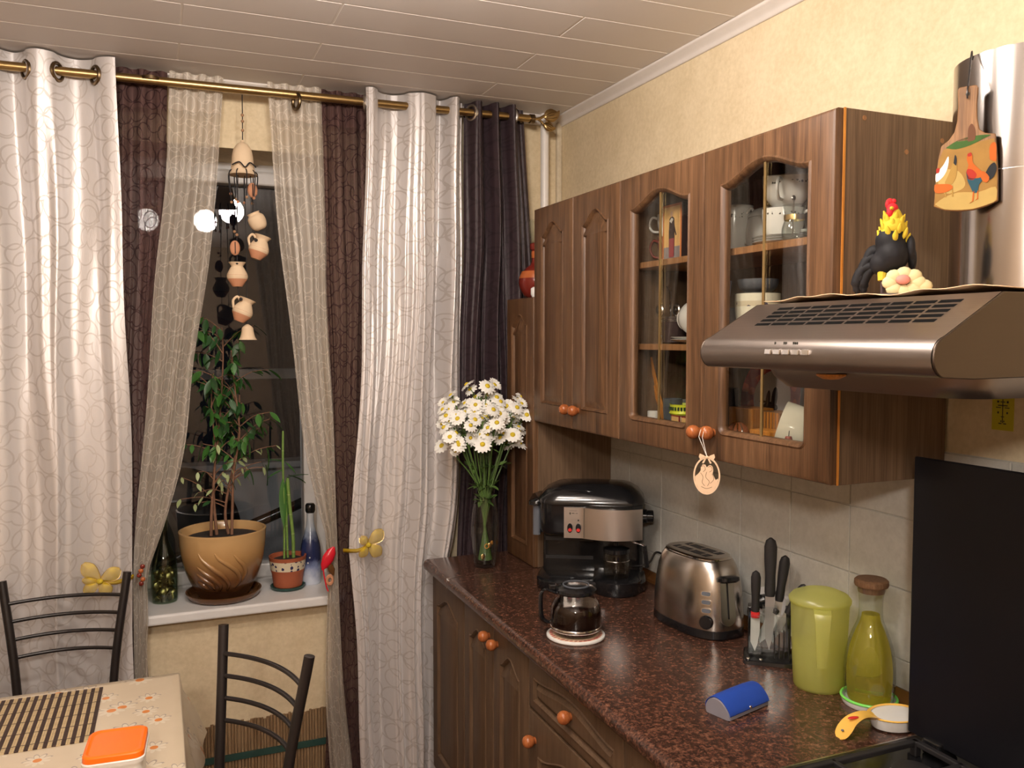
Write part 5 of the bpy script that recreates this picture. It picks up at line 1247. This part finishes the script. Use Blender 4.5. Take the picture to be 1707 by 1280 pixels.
cup('cream_mug', 'cream cup lying on its side at the lower right behind the second door', (1.325, 1.425, S0+.050), .056, .092, 'cream_china', rot=(R(-74), 0, R(42)), foot=.62)
cst = thing('candle_stub', 'short dark red candle stub in front of the cream cup', 'candle', (1.214, 1.405, S0))
MB().lathe([(.0085,0), (.009,.03), (.0075,.035), (.008,.058), (.0065,.063), (0,.063)], 14).build('wax', M['candle_wax'], cst, smooth=50); MB().tube([(0,0,.062), (.001,.0,.070), (-.001,-.003,.075)], .0009, 5).build('wick', M['ink'], cst)

# plywood ornament hanging from the knob
orn = thing('plywood_ornament', 'oval cut plywood ornament with two figures hanging from the cabinet knob', 'ornament', (1.148, 1.597, 1.300), R(-40))
ov = lambda r1, r2, c=.043, n=40: [(r1*cos(2*pi*i/n), c + r2*sin(2*pi*i/n)) for i in range(n)]
m = MB(); O, I = ov(.030,.043), ov(.0265,.039)
m.holed(O, I, lambda a, b: (a, -.0015, b)); m.holed(O, I, lambda a, b: (a, .0015, b)); m.loops([[(x,-.0015,z) for x,z in O], [(x,.0015,z) for x,z in O]], False, False); m.loops([[(x,-.0015,z) for x,z in I], [(x,.0015,z) for x,z in I]], False, False)
m.build('oval_ring', M['plywood'], orn, smooth=30)
fig = [(-.0262,.040), (-.024,.025), (-.014,.008), (.0,.0035), (.014,.008), (.024,.025), (.0255,.038), (.020,.034), (.016,.042), (.013,.048), (.0145,.056), (.013,.064), (.008,.068), (.003,.066), (.0,.062), (-.003,.068), (-.009,.069), (-.013,.063), (-.014,.054), (-.018,.048)]
plate(fig, -.0014, .0014).build('figures', M['plywood'], orn, smooth=0)
m = MB()
for p in ([(-.012,.064), (-.006,.066), (-.003,.058), (-.008,.052)], [(.003,.063), (.009,.065), (.012,.057), (.006,.052)], [(-.014,.050), (-.008,.040), (-.010,.028), (-.004,.020)], [(.0,.052), (-.002,.040), (.006,.030), (.002,.020)], [(.012,.048), (.016,.036), (.008,.026)], [(-.012,.018), (.0,.014), (.012,.018)]):
    m.tube([(x, -.0016, z) for x, z in spline(p, 5)], .0005, 5)
m.build('engraved_lines', M['ply_line'], orn)
m = MB()
for s in (-1, 1):
    m.loops([[(s*x, y_, z) for x, z in [(.001,.085), (.008,.090), (.016,.093), (.018,.086), (.015,.080), (.008,.083)]] for y_ in (-.0015, .0015)])
    m.loops([[(s*x, y_, z) for x, z in [(.001,.085), (.005,.082), (.011,.072), (.007,.071), (.003,.079)]] for y_ in (-.0015, .0015)])
m.ball((0,0,.085), (.004,.003,.004), 10, 6); m.build('bow', M['plywood'], orn, smooth=0)
MB().tube([(0,0,.087), (-.012,.015,.128), (-.008,.024,.150)], .0007, 5).tube([(0,0,.087), (-.020,.015,.130), (-.016,.022,.146)], .0007, 5).build('thread', M['thread'], orn)

# jug with an upturned glass on the corner cupboard
jg = thing('glazed_decanter', 'round red brown glazed decanter on top of the corner cupboard', 'decanter', (1.272, 2.815, 1.798))
MB().lathe(spline([(.028,0), (.045,.012), (.062,.045), (.060,.078), (.040,.108), (.020,.125), (.015,.145), (.0155,.170), (.020,.176)], 5), 36).build('body', M['red_brown_glaze'], jg, smooth=60)
MB().lathe([(.0625,.050), (.0615,.076), (.052,.098)], 36, False, False).build('painted_band', M['amber_glaze'], jg, smooth=60)
MB().lathe([(.0165,.146), (.0175,.160), (.0165,.170)], 24, False, False).build('neck_band', M['amber_glaze'], jg, smooth=60)
MB().lathe([(.021,.176), (.0225,.182), (.0225,.196), (.018,.200), (0,.200)], 24).build('stopper', M['red_brown_glaze'], jg, smooth=40)
gl_ = cup('drinking_glass', 'clear glass standing on the stopper of the red brown decanter', (1.272, 2.815, 1.9985), .026, .082, 'clear_glass', cat='glass', foot=.75)
sc_ = lathe_thing('china_thimble', 'small white china pot beside the red brown decanter', 'pot', (1.225, 2.715, 1.798), [(.012,0), (.017,.01), (.017,.03), (.010,.036)], 'porcelain')

# ================================================================ ON THE WINDOWSILL
SZ = .7305
bp = thing('flowerpot', 'large tan and brown glazed flowerpot with flame relief on a saucer', 'flowerpot', (.205, 3.172, SZ))
MB().lathe([(.095,0), (.118,.004), (.128,.020), (.130,.026), (.124,.026), (.115,.010), (0,.009)], 44).build('saucer', M['brown_glaze'], bp, smooth=50)
pr_ = spline([(.075,.0095), (.086,.014), (.112,.06), (.134,.12), (.1445,.18), (.1475,.222), (.1495,.240)], 5)
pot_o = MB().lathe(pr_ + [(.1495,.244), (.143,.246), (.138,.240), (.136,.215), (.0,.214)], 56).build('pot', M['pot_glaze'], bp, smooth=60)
MB().lathe([(.137,.214), (.1,.220), (.05,.217), (0,.221)], 32, False, True).build('soil', M['soil'], bp, smooth=60)
def pr_at(z):
    for (r0,z0), (r1,z1) in zip(pr_, pr_[1:]):
        if z0 <= z <= z1: return r0+(r1-r0)*(z-z0)/max(z1-z0,1e-6)
    return .1
for pts in ([(232,.190), (238,.165), (252,.135), (266,.105), (274,.075), (272,.050)], [(255,.190), (261,.168), (276,.140), (288,.110), (291,.080), (284,.055)], [(280,.180), (287,.160), (296,.135), (300,.105), (296,.075)],
            [(228,.140), (238,.120), (252,.095), (261,.070), (258,.048)], [(224,.115), (235,.095), (247,.075), (251,.055)], [(222,.085), (232,.072), (241,.055)]):
    sp_ = spline(pts, 6); n_ = len(sp_); pth = []; rad = []
    for i, (a, z) in enumerate(sp_):
        r_ = pr_at(z)-.001; pth.append((r_*cos(R(a)), r_*sin(R(a)), z)); rad.append(.0012+.0075*sin(pi*min(1,(i+1)/n_*.9)))
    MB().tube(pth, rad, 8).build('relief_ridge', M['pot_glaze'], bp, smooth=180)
# ficus
fc = thing('ficus', 'tall sparse ficus tree growing in the large tan flowerpot', 'plant', (.205, 3.172, SZ+.222))
leafm = {}
def leaf_mesh(name, ln, wd_, mat):
    L = []
    for u in (0,.12,.3,.5,.72,.9,1.0):
        hw = wd_*.5*(sin(pi*min(1,u**.85))**.9 if 0 < u < 1 else .0)+.0002
        L.append([(s*hw, u*ln, -.18*ln*u*u + .10*wd_*abs(s)) for s in (-1,0,1)])
    m = MB().add([p for l in L for p in l], [(i*3+j, i*3+j+1, (i+1)*3+j+1, (i+1)*3+j) for i in range(6) for j in range(2)])
    me = m.mesh(name, 180, recalc=False); me.materials.append(M[mat]); return me
for q, mt in enumerate(('leaf_green', 'leaf_dark', 'leaf_pale')): leafm[q] = leaf_mesh('leaf', .050, .021, mt)
rn = random.Random(5)
trunks = [[(-.040,0,0), (-.036,.0,.10), (-.026,.004,.20), (-.020,.006,.32), (-.030,.008,.46), (-.022,.004,.58)],
          [(.020,.01,0), (.010,.012,.07), (.022,.012,.16), (.046,.014,.27), (.060,.012,.36), (.066,.010,.50)],
          [(.030,-.006,0), (.034,-.004,.10), (.040,-.004,.22), (.062,-.006,.36), (.050,-.004,.52), (.040,.0,.66)],
          [(-.020,.012,0), (-.028,.014,.18), (-.004,.016,.40), (.012,.012,.62), (.010,.010,.74)]]
leafs = []
for k, tr_ in enumerate(trunks):
    p = spline(tr_, 6); n_ = len(p)
    tk = MB().tube(p, [.0058*(1-.72*i/n_) for i in range(n_)], 8).build('trunk', M['trunk'], fc, smooth=60)
    for b in range(14):
        i0 = int(n_*(.26+.72*b/14)); i0 = min(i0, n_-1); base = Vector(p[i0]); a = rn.uniform(0, 2*pi); ln = rn.uniform(.07,.20)*(1.0 if base.z > .25 else .85)
        tip = base + Vector((cos(a)*ln, sin(a)*ln*.45, rn.uniform(.01,.11)))
        tip.y = min(tip.y, .125); tip.x = max(-.21, min(.19, tip.x)); md = base.lerp(tip, .5) + Vector((0,0,.015))
        bp_ = spline([tuple(base), tuple(md), tuple(tip)], 4)
        MB().tube(bp_, [.0022]*3+[.0014]*(len(bp_)-3), 5).build('twig', M['trunk'], tk)
        nl = (2 if base.z < .24 else 6)
        for q in range(nl):
            u = (q+1)/nl; c = Vector(bp_[min(int(u*(len(bp_)-1)), len(bp_)-1)])
            leafs.append((c, a + rn.uniform(-1.3,1.3), base.z))
rn.shuffle(leafs)
for c, a, bz in leafs[:285]:
    kind = 2 if bz < .26 and rn.random() < .8 else (0 if rn.random() < .5 else 1)
    inst('leaf', leafm[kind], fc, c, (rn.uniform(-1.5,-.2), rn.uniform(-.5,.5), a - pi/2), (rn.uniform(.7,1.25)*(.6 if kind == 2 else 1),)*3)
for (x_, z_, a, s_) in ((.062,.345,-1.2,1.35), (.085,.34,-1.9,1.3), (.150,.31,-1.5,1.5), (.145,.25,-1.7,1.5), (-.035,.455,-.9,1.0)):
    inst('leaf', leafm[0], fc, (x_, -.05, z_), (-1.35, .1, a-pi/2+pi/2), (s_,)*3)
# small pot with bamboo
sp2 = thing('patterned_pot', 'small terracotta pot with a blue leaf frieze and green saucer', 'flowerpot', (.432, 3.190, SZ))
MB().lathe([(.050,0), (.060,.003), (.064,.012), (.060,.013), (.05,.006), (0,.006)], 36).build('saucer', M['green_saucer'], sp2, smooth=40)
MB().lathe([(.044,.0065), (.052,.012), (.058,.060), (.062,.072), (.066,.110), (.068,.122), (.063,.122), (.060,.108), (0,.106)], 40).build('pot', M['terracotta'], sp2, smooth=40)
MB().lathe([(.0625,.074), (.0668,.1085)], 40, False, False).build('frieze', M['frieze_pot'], sp2, smooth=60)
MB().lathe([(.060,.107), (.03,.112), (0,.110)], 24, False, True).build('soil', M['soil'], sp2, smooth=60)
lb = thing('lucky_bamboo', 'slender green bamboo plant with a long leaf in the small patterned pot', 'plant', (.432, 3.190, SZ+.11))
for x0_, pth, rr in ((0, [(.022,0,0), (.020,0,.09), (.010,0,.20), (.004,0,.30)], .0065), (1, [(-.012,0,0), (-.010,0,.15), (-.012,.0,.35), (-.010,0,.475)], .0042), (2, [(.002,.01,0), (.0,.01,.12), (-.004,.008,.24)], .0045)):
    p = spline(pth, 6); cn = MB().tube(p, [rr]*(len(p)-1)+[rr*.8], 10).build('cane', M['bamboo_green'], lb, smooth=60)
    for q in range(2, len(p)-1, 4): MB().torus((p[q][0], p[q][1], p[q][2]), rr*1.02, .0011, 14, 5).build('node', M['leaf_pale'], cn)
lbm = leaf_mesh('leaf', .16, .024, 'leaf_green'); lbs = leaf_mesh('leaf', .085, .024, 'leaf_green')
for (x_, y_, z_, rx, rz_, me_, s_) in ((-.014,-.008,.30,-1.45,.1,lbm,1.15), (.0,-.006,.30,-1.3,-.25,lbm,.9), (.006,-.004,.31,-.3,-1.1,lbs,1), (-.008,0,.36,.2,.9,lbs,.9), (-.01,0,.33,-.2,1.9,lbs,.8), (.002,0,.30,.3,-1.8,lbs,.9), (-.006,-.004,.36,-.6,-2.2,lbs,.7)):
    inst('leaf', lbm if me_ is lbm else lbs, lb, (x_, y_, z_), (rx, 0, rz_), (s_,)*3)
# bottles
db = thing('painted_bottle', 'blue bottle painted with a snow scene at the right end of the sill', 'bottle', (.522, 3.222, SZ))
bo_ = spline([(.032,0), (.037,.004), (.0385,.05), (.038,.115), (.034,.150), (.022,.195), (.0145,.230), (.0135,.270)], 5)
MB().lathe(bo_ + [(0,.272)], 36).build('glass', M['snow_glass'], db, smooth=60)
MB().lathe([(.0150,.268), (.0185,.276), (.0185,.296), (.014,.303), (0,.304)], 24).build('cap', M['black_plastic'], db, smooth=60)
m = MB()
for a, z, s in ((235,.165,1.6), (225,.12,1), (255,.105,.8), (262,.13,.7), (245,.085,.8), (215,.15,.6), (250,.215,.7)):
    r_ = .0385 if z < .12 else (.0365 - (z-.12)*.22); c = (r_*cos(R(a)), r_*sin(R(a)), z)
    for q in range(3):
        d = Vector((-sin(R(a))*cos(q*pi/3), cos(R(a))*cos(q*pi/3), sin(q*pi/3)))*.0042*s; m.tube([tuple(Vector(c)-d), tuple(Vector(c)+d)], .0008, 5)
m.build('painted_snowflakes', M['paint_white'], db)
cbt = thing('coin_bottle', 'dark green glass bottle partly filled with coins at the left end of the sill', 'bottle', (.008, 3.195, SZ))
bo_ = spline([(.040,0), (.044,.004), (.0445,.06), (.044,.125), (.036,.165), (.021,.205), (.015,.240), (.0145,.300)], 5)
MB().lathe(bo_ + [(max(r-.0025,.001), max(z,.005)) for r, z in bo_[::-1]], 36).build('glass', M['green_glass'], cbt, smooth=60)
cm_ = MB().lathe([(.0105,0), (.011,.0004), (.011,.0014), (.0105,.0018)], 14).mesh('coin', 40); cm_.materials.append(M['coin'])
rn = random.Random(9)
for k in range(110):
    a = rn.uniform(0, 2*pi); r_ = .029*math.sqrt(rn.random()); inst('coin', cm_, cbt, (r_*cos(a), r_*sin(a), .010+.105*k/110), (rn.uniform(-1.3,1.3), rn.uniform(-1.3,1.3), 0))

# ================================================================ WIND CHIME
wc = thing('wind_chime', 'hanging string of clay bells and tiny jugs in front of the window', 'wind chime', (.279, 2.987, 2.44))
wx, wz = .279, 2.44
def wp(x, z, y=0): return (x-wx, y, z-wz)
MB().tube([wp(.279,2.462), wp(.279,2.40), wp(.278,2.31)], .0018, 6).build('cord', M['cord_black'], wc)
for z in (2.395, 2.375, 2.345): MB().ball(wp(.2785,z), .0055, 10, 7).build('bead', M['bead_brown'], wc, smooth=180)
def clay(name, loc, prof, mat='clay_pale', rot=(0,0,0), n=24, inner=True):
    m = MB(); m.at(loc, rot); pin = [(max(r-.003,.0005), z) for r, z in prof[::-1]] if inner else []
    m.lathe(prof + pin, n, c0=not inner or prof[0][0] < .02, c1=True); return m.build(name, M[mat], wc, smooth=60)
clay('large_bell', wp(.277,2.197), spline([(.048,0), (.041,.010), (.0365,.030), (.0340,.060), (.0290,.084), (.017,.102), (.007,.108), (.004,.116)], 5))
rn = random.Random(21)
for k in range(9):
    a = k*2*pi/9; x0_, y0_ = .277+.041*cos(a), .041*sin(a); ln = rn.uniform(.03,.085)
    pth = spline([wp(x0_-.012*cos(a), 2.215, y0_*.75), wp(x0_+.004*cos(a), 2.206, y0_*1.1), wp(x0_+.006*cos(a), 2.18, y0_*1.1), wp(x0_, 2.18-ln, y0_)], 4)
    s_ = MB().tube(pth, .0021, 5).build('tassel_cord', M['cord_black'], wc)
    MB().ball(wp(x0_, 2.178-ln, y0_), .005, 8, 6).build('bead', M['bead_brown' if k % 2 else 'clay_red'], s_, smooth=180)
MB().tube(spline([wp(.240,2.222,-.040), wp(.262,2.232,-.047), wp(.280,2.216,-.050), wp(.296,2.232,-.045), wp(.316,2.220,-.034)], 5), .0024, 6).build('cord_bow', M['cord_black'], wc)
MB().tube([wp(.262,2.21), wp(.258,2.10), wp(.254,1.95), wp(.256,1.80), wp(.275,1.72), wp(.284,1.70)], .0016, 6).build('cord', M['cord_black'], wc)
MB().tube([wp(.282,2.21), wp(.284,2.0), wp(.284,1.70)], .0013, 6).build('cord', M['cord_black'], wc)
MB().tube([wp(.300,2.21), wp(.307,2.12), wp(.308,2.03), wp(.314,1.98)], .0016, 6).build('cord', M['cord_black'], wc)
for x_, z_ in ((.307,2.150), (.248,1.956)):
    b_ = MB().at(wp(x_, z_), (0, 0, 0)).ball((0,0,0), (.0165,.008,.025), 14, 10).build('clay_bean', M['clay_red'], wc, smooth=180)
    MB().tube([wp(x_, z_+.019, -.0078), wp(x_, z_-.019, -.0078)], .0016, 6).build('slit', M['cord_black'], b_)
pot_p = spline([(.010,0), (.018,.006), (.0225,.020), (.021,.034), (.015,.041), (.017,.046)], 4)
clay('tiny_pot', wp(.308,2.075), [(r, -z) for r, z in pot_p][::-1] if False else [(r*1.3, z*1.3-.060) for r, z in pot_p], 'clay_pale', (0, R(-25), 0))
jugp = spline([(.012,0), (.013,.004), (.024,.018), (.0255,.030), (.018,.046), (.015,.052), (.022,.062)], 4)
def jug_(x, z, rot, s=1.0, hl=True):
    s *= 1.3; z -= .010
    m = MB(); m.m = Matrix.Translation(wp(x, z)) @ Matrix.Rotation(rot, 4, 'Y') @ Matrix.Scale(s, 4); m.lathe(jugp + [(max(r-.002,.0005), z_) for r, z_ in jugp[::-1] if z_ > .01], 22); o = m.build('tiny_jug', M['clay_pale'], wc, smooth=60)
    lo = MB(); lo.m = m.m.copy(); lo.lathe([(.0122,-.0003), (.0243,.018), (.0258,.029)], 22, False, False); lo.build('dark_dip', M['clay_red'], o, smooth=60)
    if hl:
        h = MB(); h.m = m.m.copy(); h.tube(spline([(-.016,0,.052), (-.026,0,.058), (-.032,0,.045), (-.024,0,.028)], 5), .0032, 8); h.build('handle', M['clay_pale'], o, smooth=60)
    return o
jug_(.314, 1.932, R(18), 1.0); jug_(.254, 1.838, R(0), 1.0, False); jug_(.256, 1.722, R(22), 1.0)
for x_, z_, r_ in ((.314,1.982,.006), (.252,1.905,.006), (.262,1.785,.006), (.300,1.965,.005), (.247,2.01,.005), (.255,2.0,.005)): MB().ball(wp(x_, z_, -.02 if r_ == .006 else 0), r_, 8, 6).build('bead', M['cord_black' if r_ == .006 else 'bead_brown'], wc, smooth=180)
clay('small_bell', wp(.284,1.650), spline([(.030,0), (.024,.010), (.020,.028), (.018,.040), (.010,.048), (.004,.052)], 4))

# ================================================================ TABLE, CHAIRS AND WHAT IS ON THE TABLE
TX0, TX1, TY0, TY1, TZ = -1.10, .036, 1.68, 2.430, .75
tb_ = thing('dining_table', 'dining table by the window under a daisy printed oilcloth', 'table', ((TX0+TX1)/2, (TY0+TY1)/2, 0))
cx0, cy0 = tb_.location.x, tb_.location.y
MB().box(TX0-cx0+.002, TX1-cx0-.002, TY0-cy0+.002, TY1-cy0-.002, .722, .7475).build('table_top', M['oak_side_lit'], tb_, smooth=0)
for sx_ in (-1, 1):
    for sy_ in (-1, 1): MB().box(sx_*.50-.025, sx_*.50+.025, sy_*.31-.025, sy_*.31+.025, 0, .722).build('leg', M['oak_side_lit'], tb_, smooth=0, bevel=.004)
oc = thing('oilcloth', 'pale oilcloth printed with daisies covering the dining table', 'tablecloth', (cx0, cy0, 0))
hx_, hy_ = (TX1-TX0)/2, (TY1-TY0)/2
def ring(e, z, wav=0, n=160):
    out = []
    per = [(hx_, -hy_, hx_, hy_), (hx_, hy_, -hx_, hy_), (-hx_, hy_, -hx_, -hy_), (-hx_, -hy_, hx_, -hy_)]
    for x0_, y0_, x1_, y1_ in per:
        for i in range(n//4):
            u = i/(n//4); x = x0_+(x1_-x0_)*u; y = y0_+(y1_-y0_)*u
            cn = (abs(2*u-1))**6; ex = e*(1+.75*cn*(1 if e > .01 else 0)) + wav*sin(u*19+x0_*7)*(1-cn)
            nx, ny = ((1,0) if x0_ == x1_ and x0_ > 0 else (-1,0) if x0_ == x1_ else (0,1) if y0_ > 0 else (0,-1))
            tx, ty = x/hx_, y/hy_
            kx_ = max(nx*1.0, 0) - max(-nx, 0); 
            x += nx*ex + (tx*ex*cn if ny else 0); y += ny*ex + (ty*ex*cn if nx else 0)
            out.append((x, y, z))
    return out
MB().loops([ring(-.02,TZ), ring(0,TZ), ring(.003,TZ-.003), ring(.004,TZ-.008), ring(.010,TZ-.05,.003), ring(.026,TZ-.13,.010), ring(.042,TZ-.21,.016)][::-1], False, True).build('cloth', M['oilcloth'], oc, smooth=50)
pm_ = thing('bamboo_placemat', 'striped bamboo slat placemat on the daisy oilcloth', 'placemat', (-.40, 2.245, TZ+.0006), R(-1))
sd_ = MB().box(-.0042,.0042,-.156,.156,0,.0025).mesh('slat', 0); sd_.materials.append(M['slat_dark'])
sl2 = MB().box(-.0021,.0021,-.156,.156,0,.0022).mesh('slat', 0); sl2.materials.append(M['slat_light'])
x = .247
for k in range(27):
    inst('slat', sd_, pm_, (x, 0, 0)); 
    if k < 26:
        for q in (1.5, 2.5): pass
        for d in (.0068, .0115): inst('slat', sl2, pm_, (x-d, 0, 0))
    x -= .0183
for yy in (-.128, -.064, 0, .064, .128):
    MB().tube([(x+.0183, yy-.0015, .0026), (.25, yy-.0015, .0026)], .0007, 5).build('stitch', M['slat_dark'], pm_)
bx_ = thing('food_box', 'white plastic food box with an orange lid on the dining table', 'box', (-.092, 1.852, TZ+.0008), R(-4))
MB().loops([[(x, y, z) for x, y in rrect(-.050+i,.050-i,-.058+i,.058-i,.016)] for z, i in ((0,.004), (.004,0), (.060,-.003), (.072,-.004))]).build('tub', M['milky_plastic'], bx_, smooth=40)
MB().loops([[(x, y, z) for x, y in rrect(-.057+i,.057-i,-.065+i,.065-i,.019)] for z, i in ((.070,.0), (.078,-.0008), (.080,.001))]).build('lid_skirt', M['milky_plastic'], bx_, smooth=40)
MB().loops([[(x, y, z) for x, y in rrect(-.056+i,.056-i,-.064+i,.064-i,.019)] for z, i in ((.0801,0), (.090,.0005), (.0925,.003), (.0930,.006), (.0905,.009), (.0905,.012))]).build('lid', M['orange_lid'], bx_, smooth=40)

def make_chair(label, loc, rz):
    c = thing('metal_chair', label, 'chair', loc, rz, 'black metal chairs at the dining table')
    for s in (-1, 1):
        MB().tube(spline([(s*.150,-.030,0), (s*.128,-.012,.30), (s*.122,-.004,.46), (s*.136,.018,.68), (s*.168,.052,.918), (s*.1685,.0525,.922)], 6), .0125, 14).build('back_post', M['black_metal'], c, smooth=60)
        MB().tube([(s*.155,-.37,0), (s*.145,-.34,.44)], .0115, 12).build('leg', M['black_metal'], c, smooth=60)
    for k in range(4):
        z = .870 - .053*k; f = (z-.46)/.46; hw = .123+.040*max(0, f)**1.2; y0_ = -.004+.05*f
        MB().tube([(hw*u, y0_ + .032*(1-u*u), z+.002*(1-u*u)) for u in [-1+i/8 for i in range(17)]], .0058, 8).build('back_slat', M['black_metal'], c, smooth=60)
    MB().loops([[(x, y, z) for x, y in rrect(-.165+i,.165-i,-.375+i,-.02-i,.05)] for z, i in ((.438,.006), (.445,0), (.468,0), (.478,.012))]).build('seat', M['black_matte'], c, smooth=40)
    MB().tube([(-.148,-.35,.25), (.148,-.35,.25)], .007, 8).build('stretcher', M['black_metal'], c)
    return c
make_chair('black metal chair with its back against the left curtain', (-.272, 2.800, 0), R(-5))
make_chair('black metal chair turned beside the right end of the table', (.175, 2.040, 0), R(-61.3))
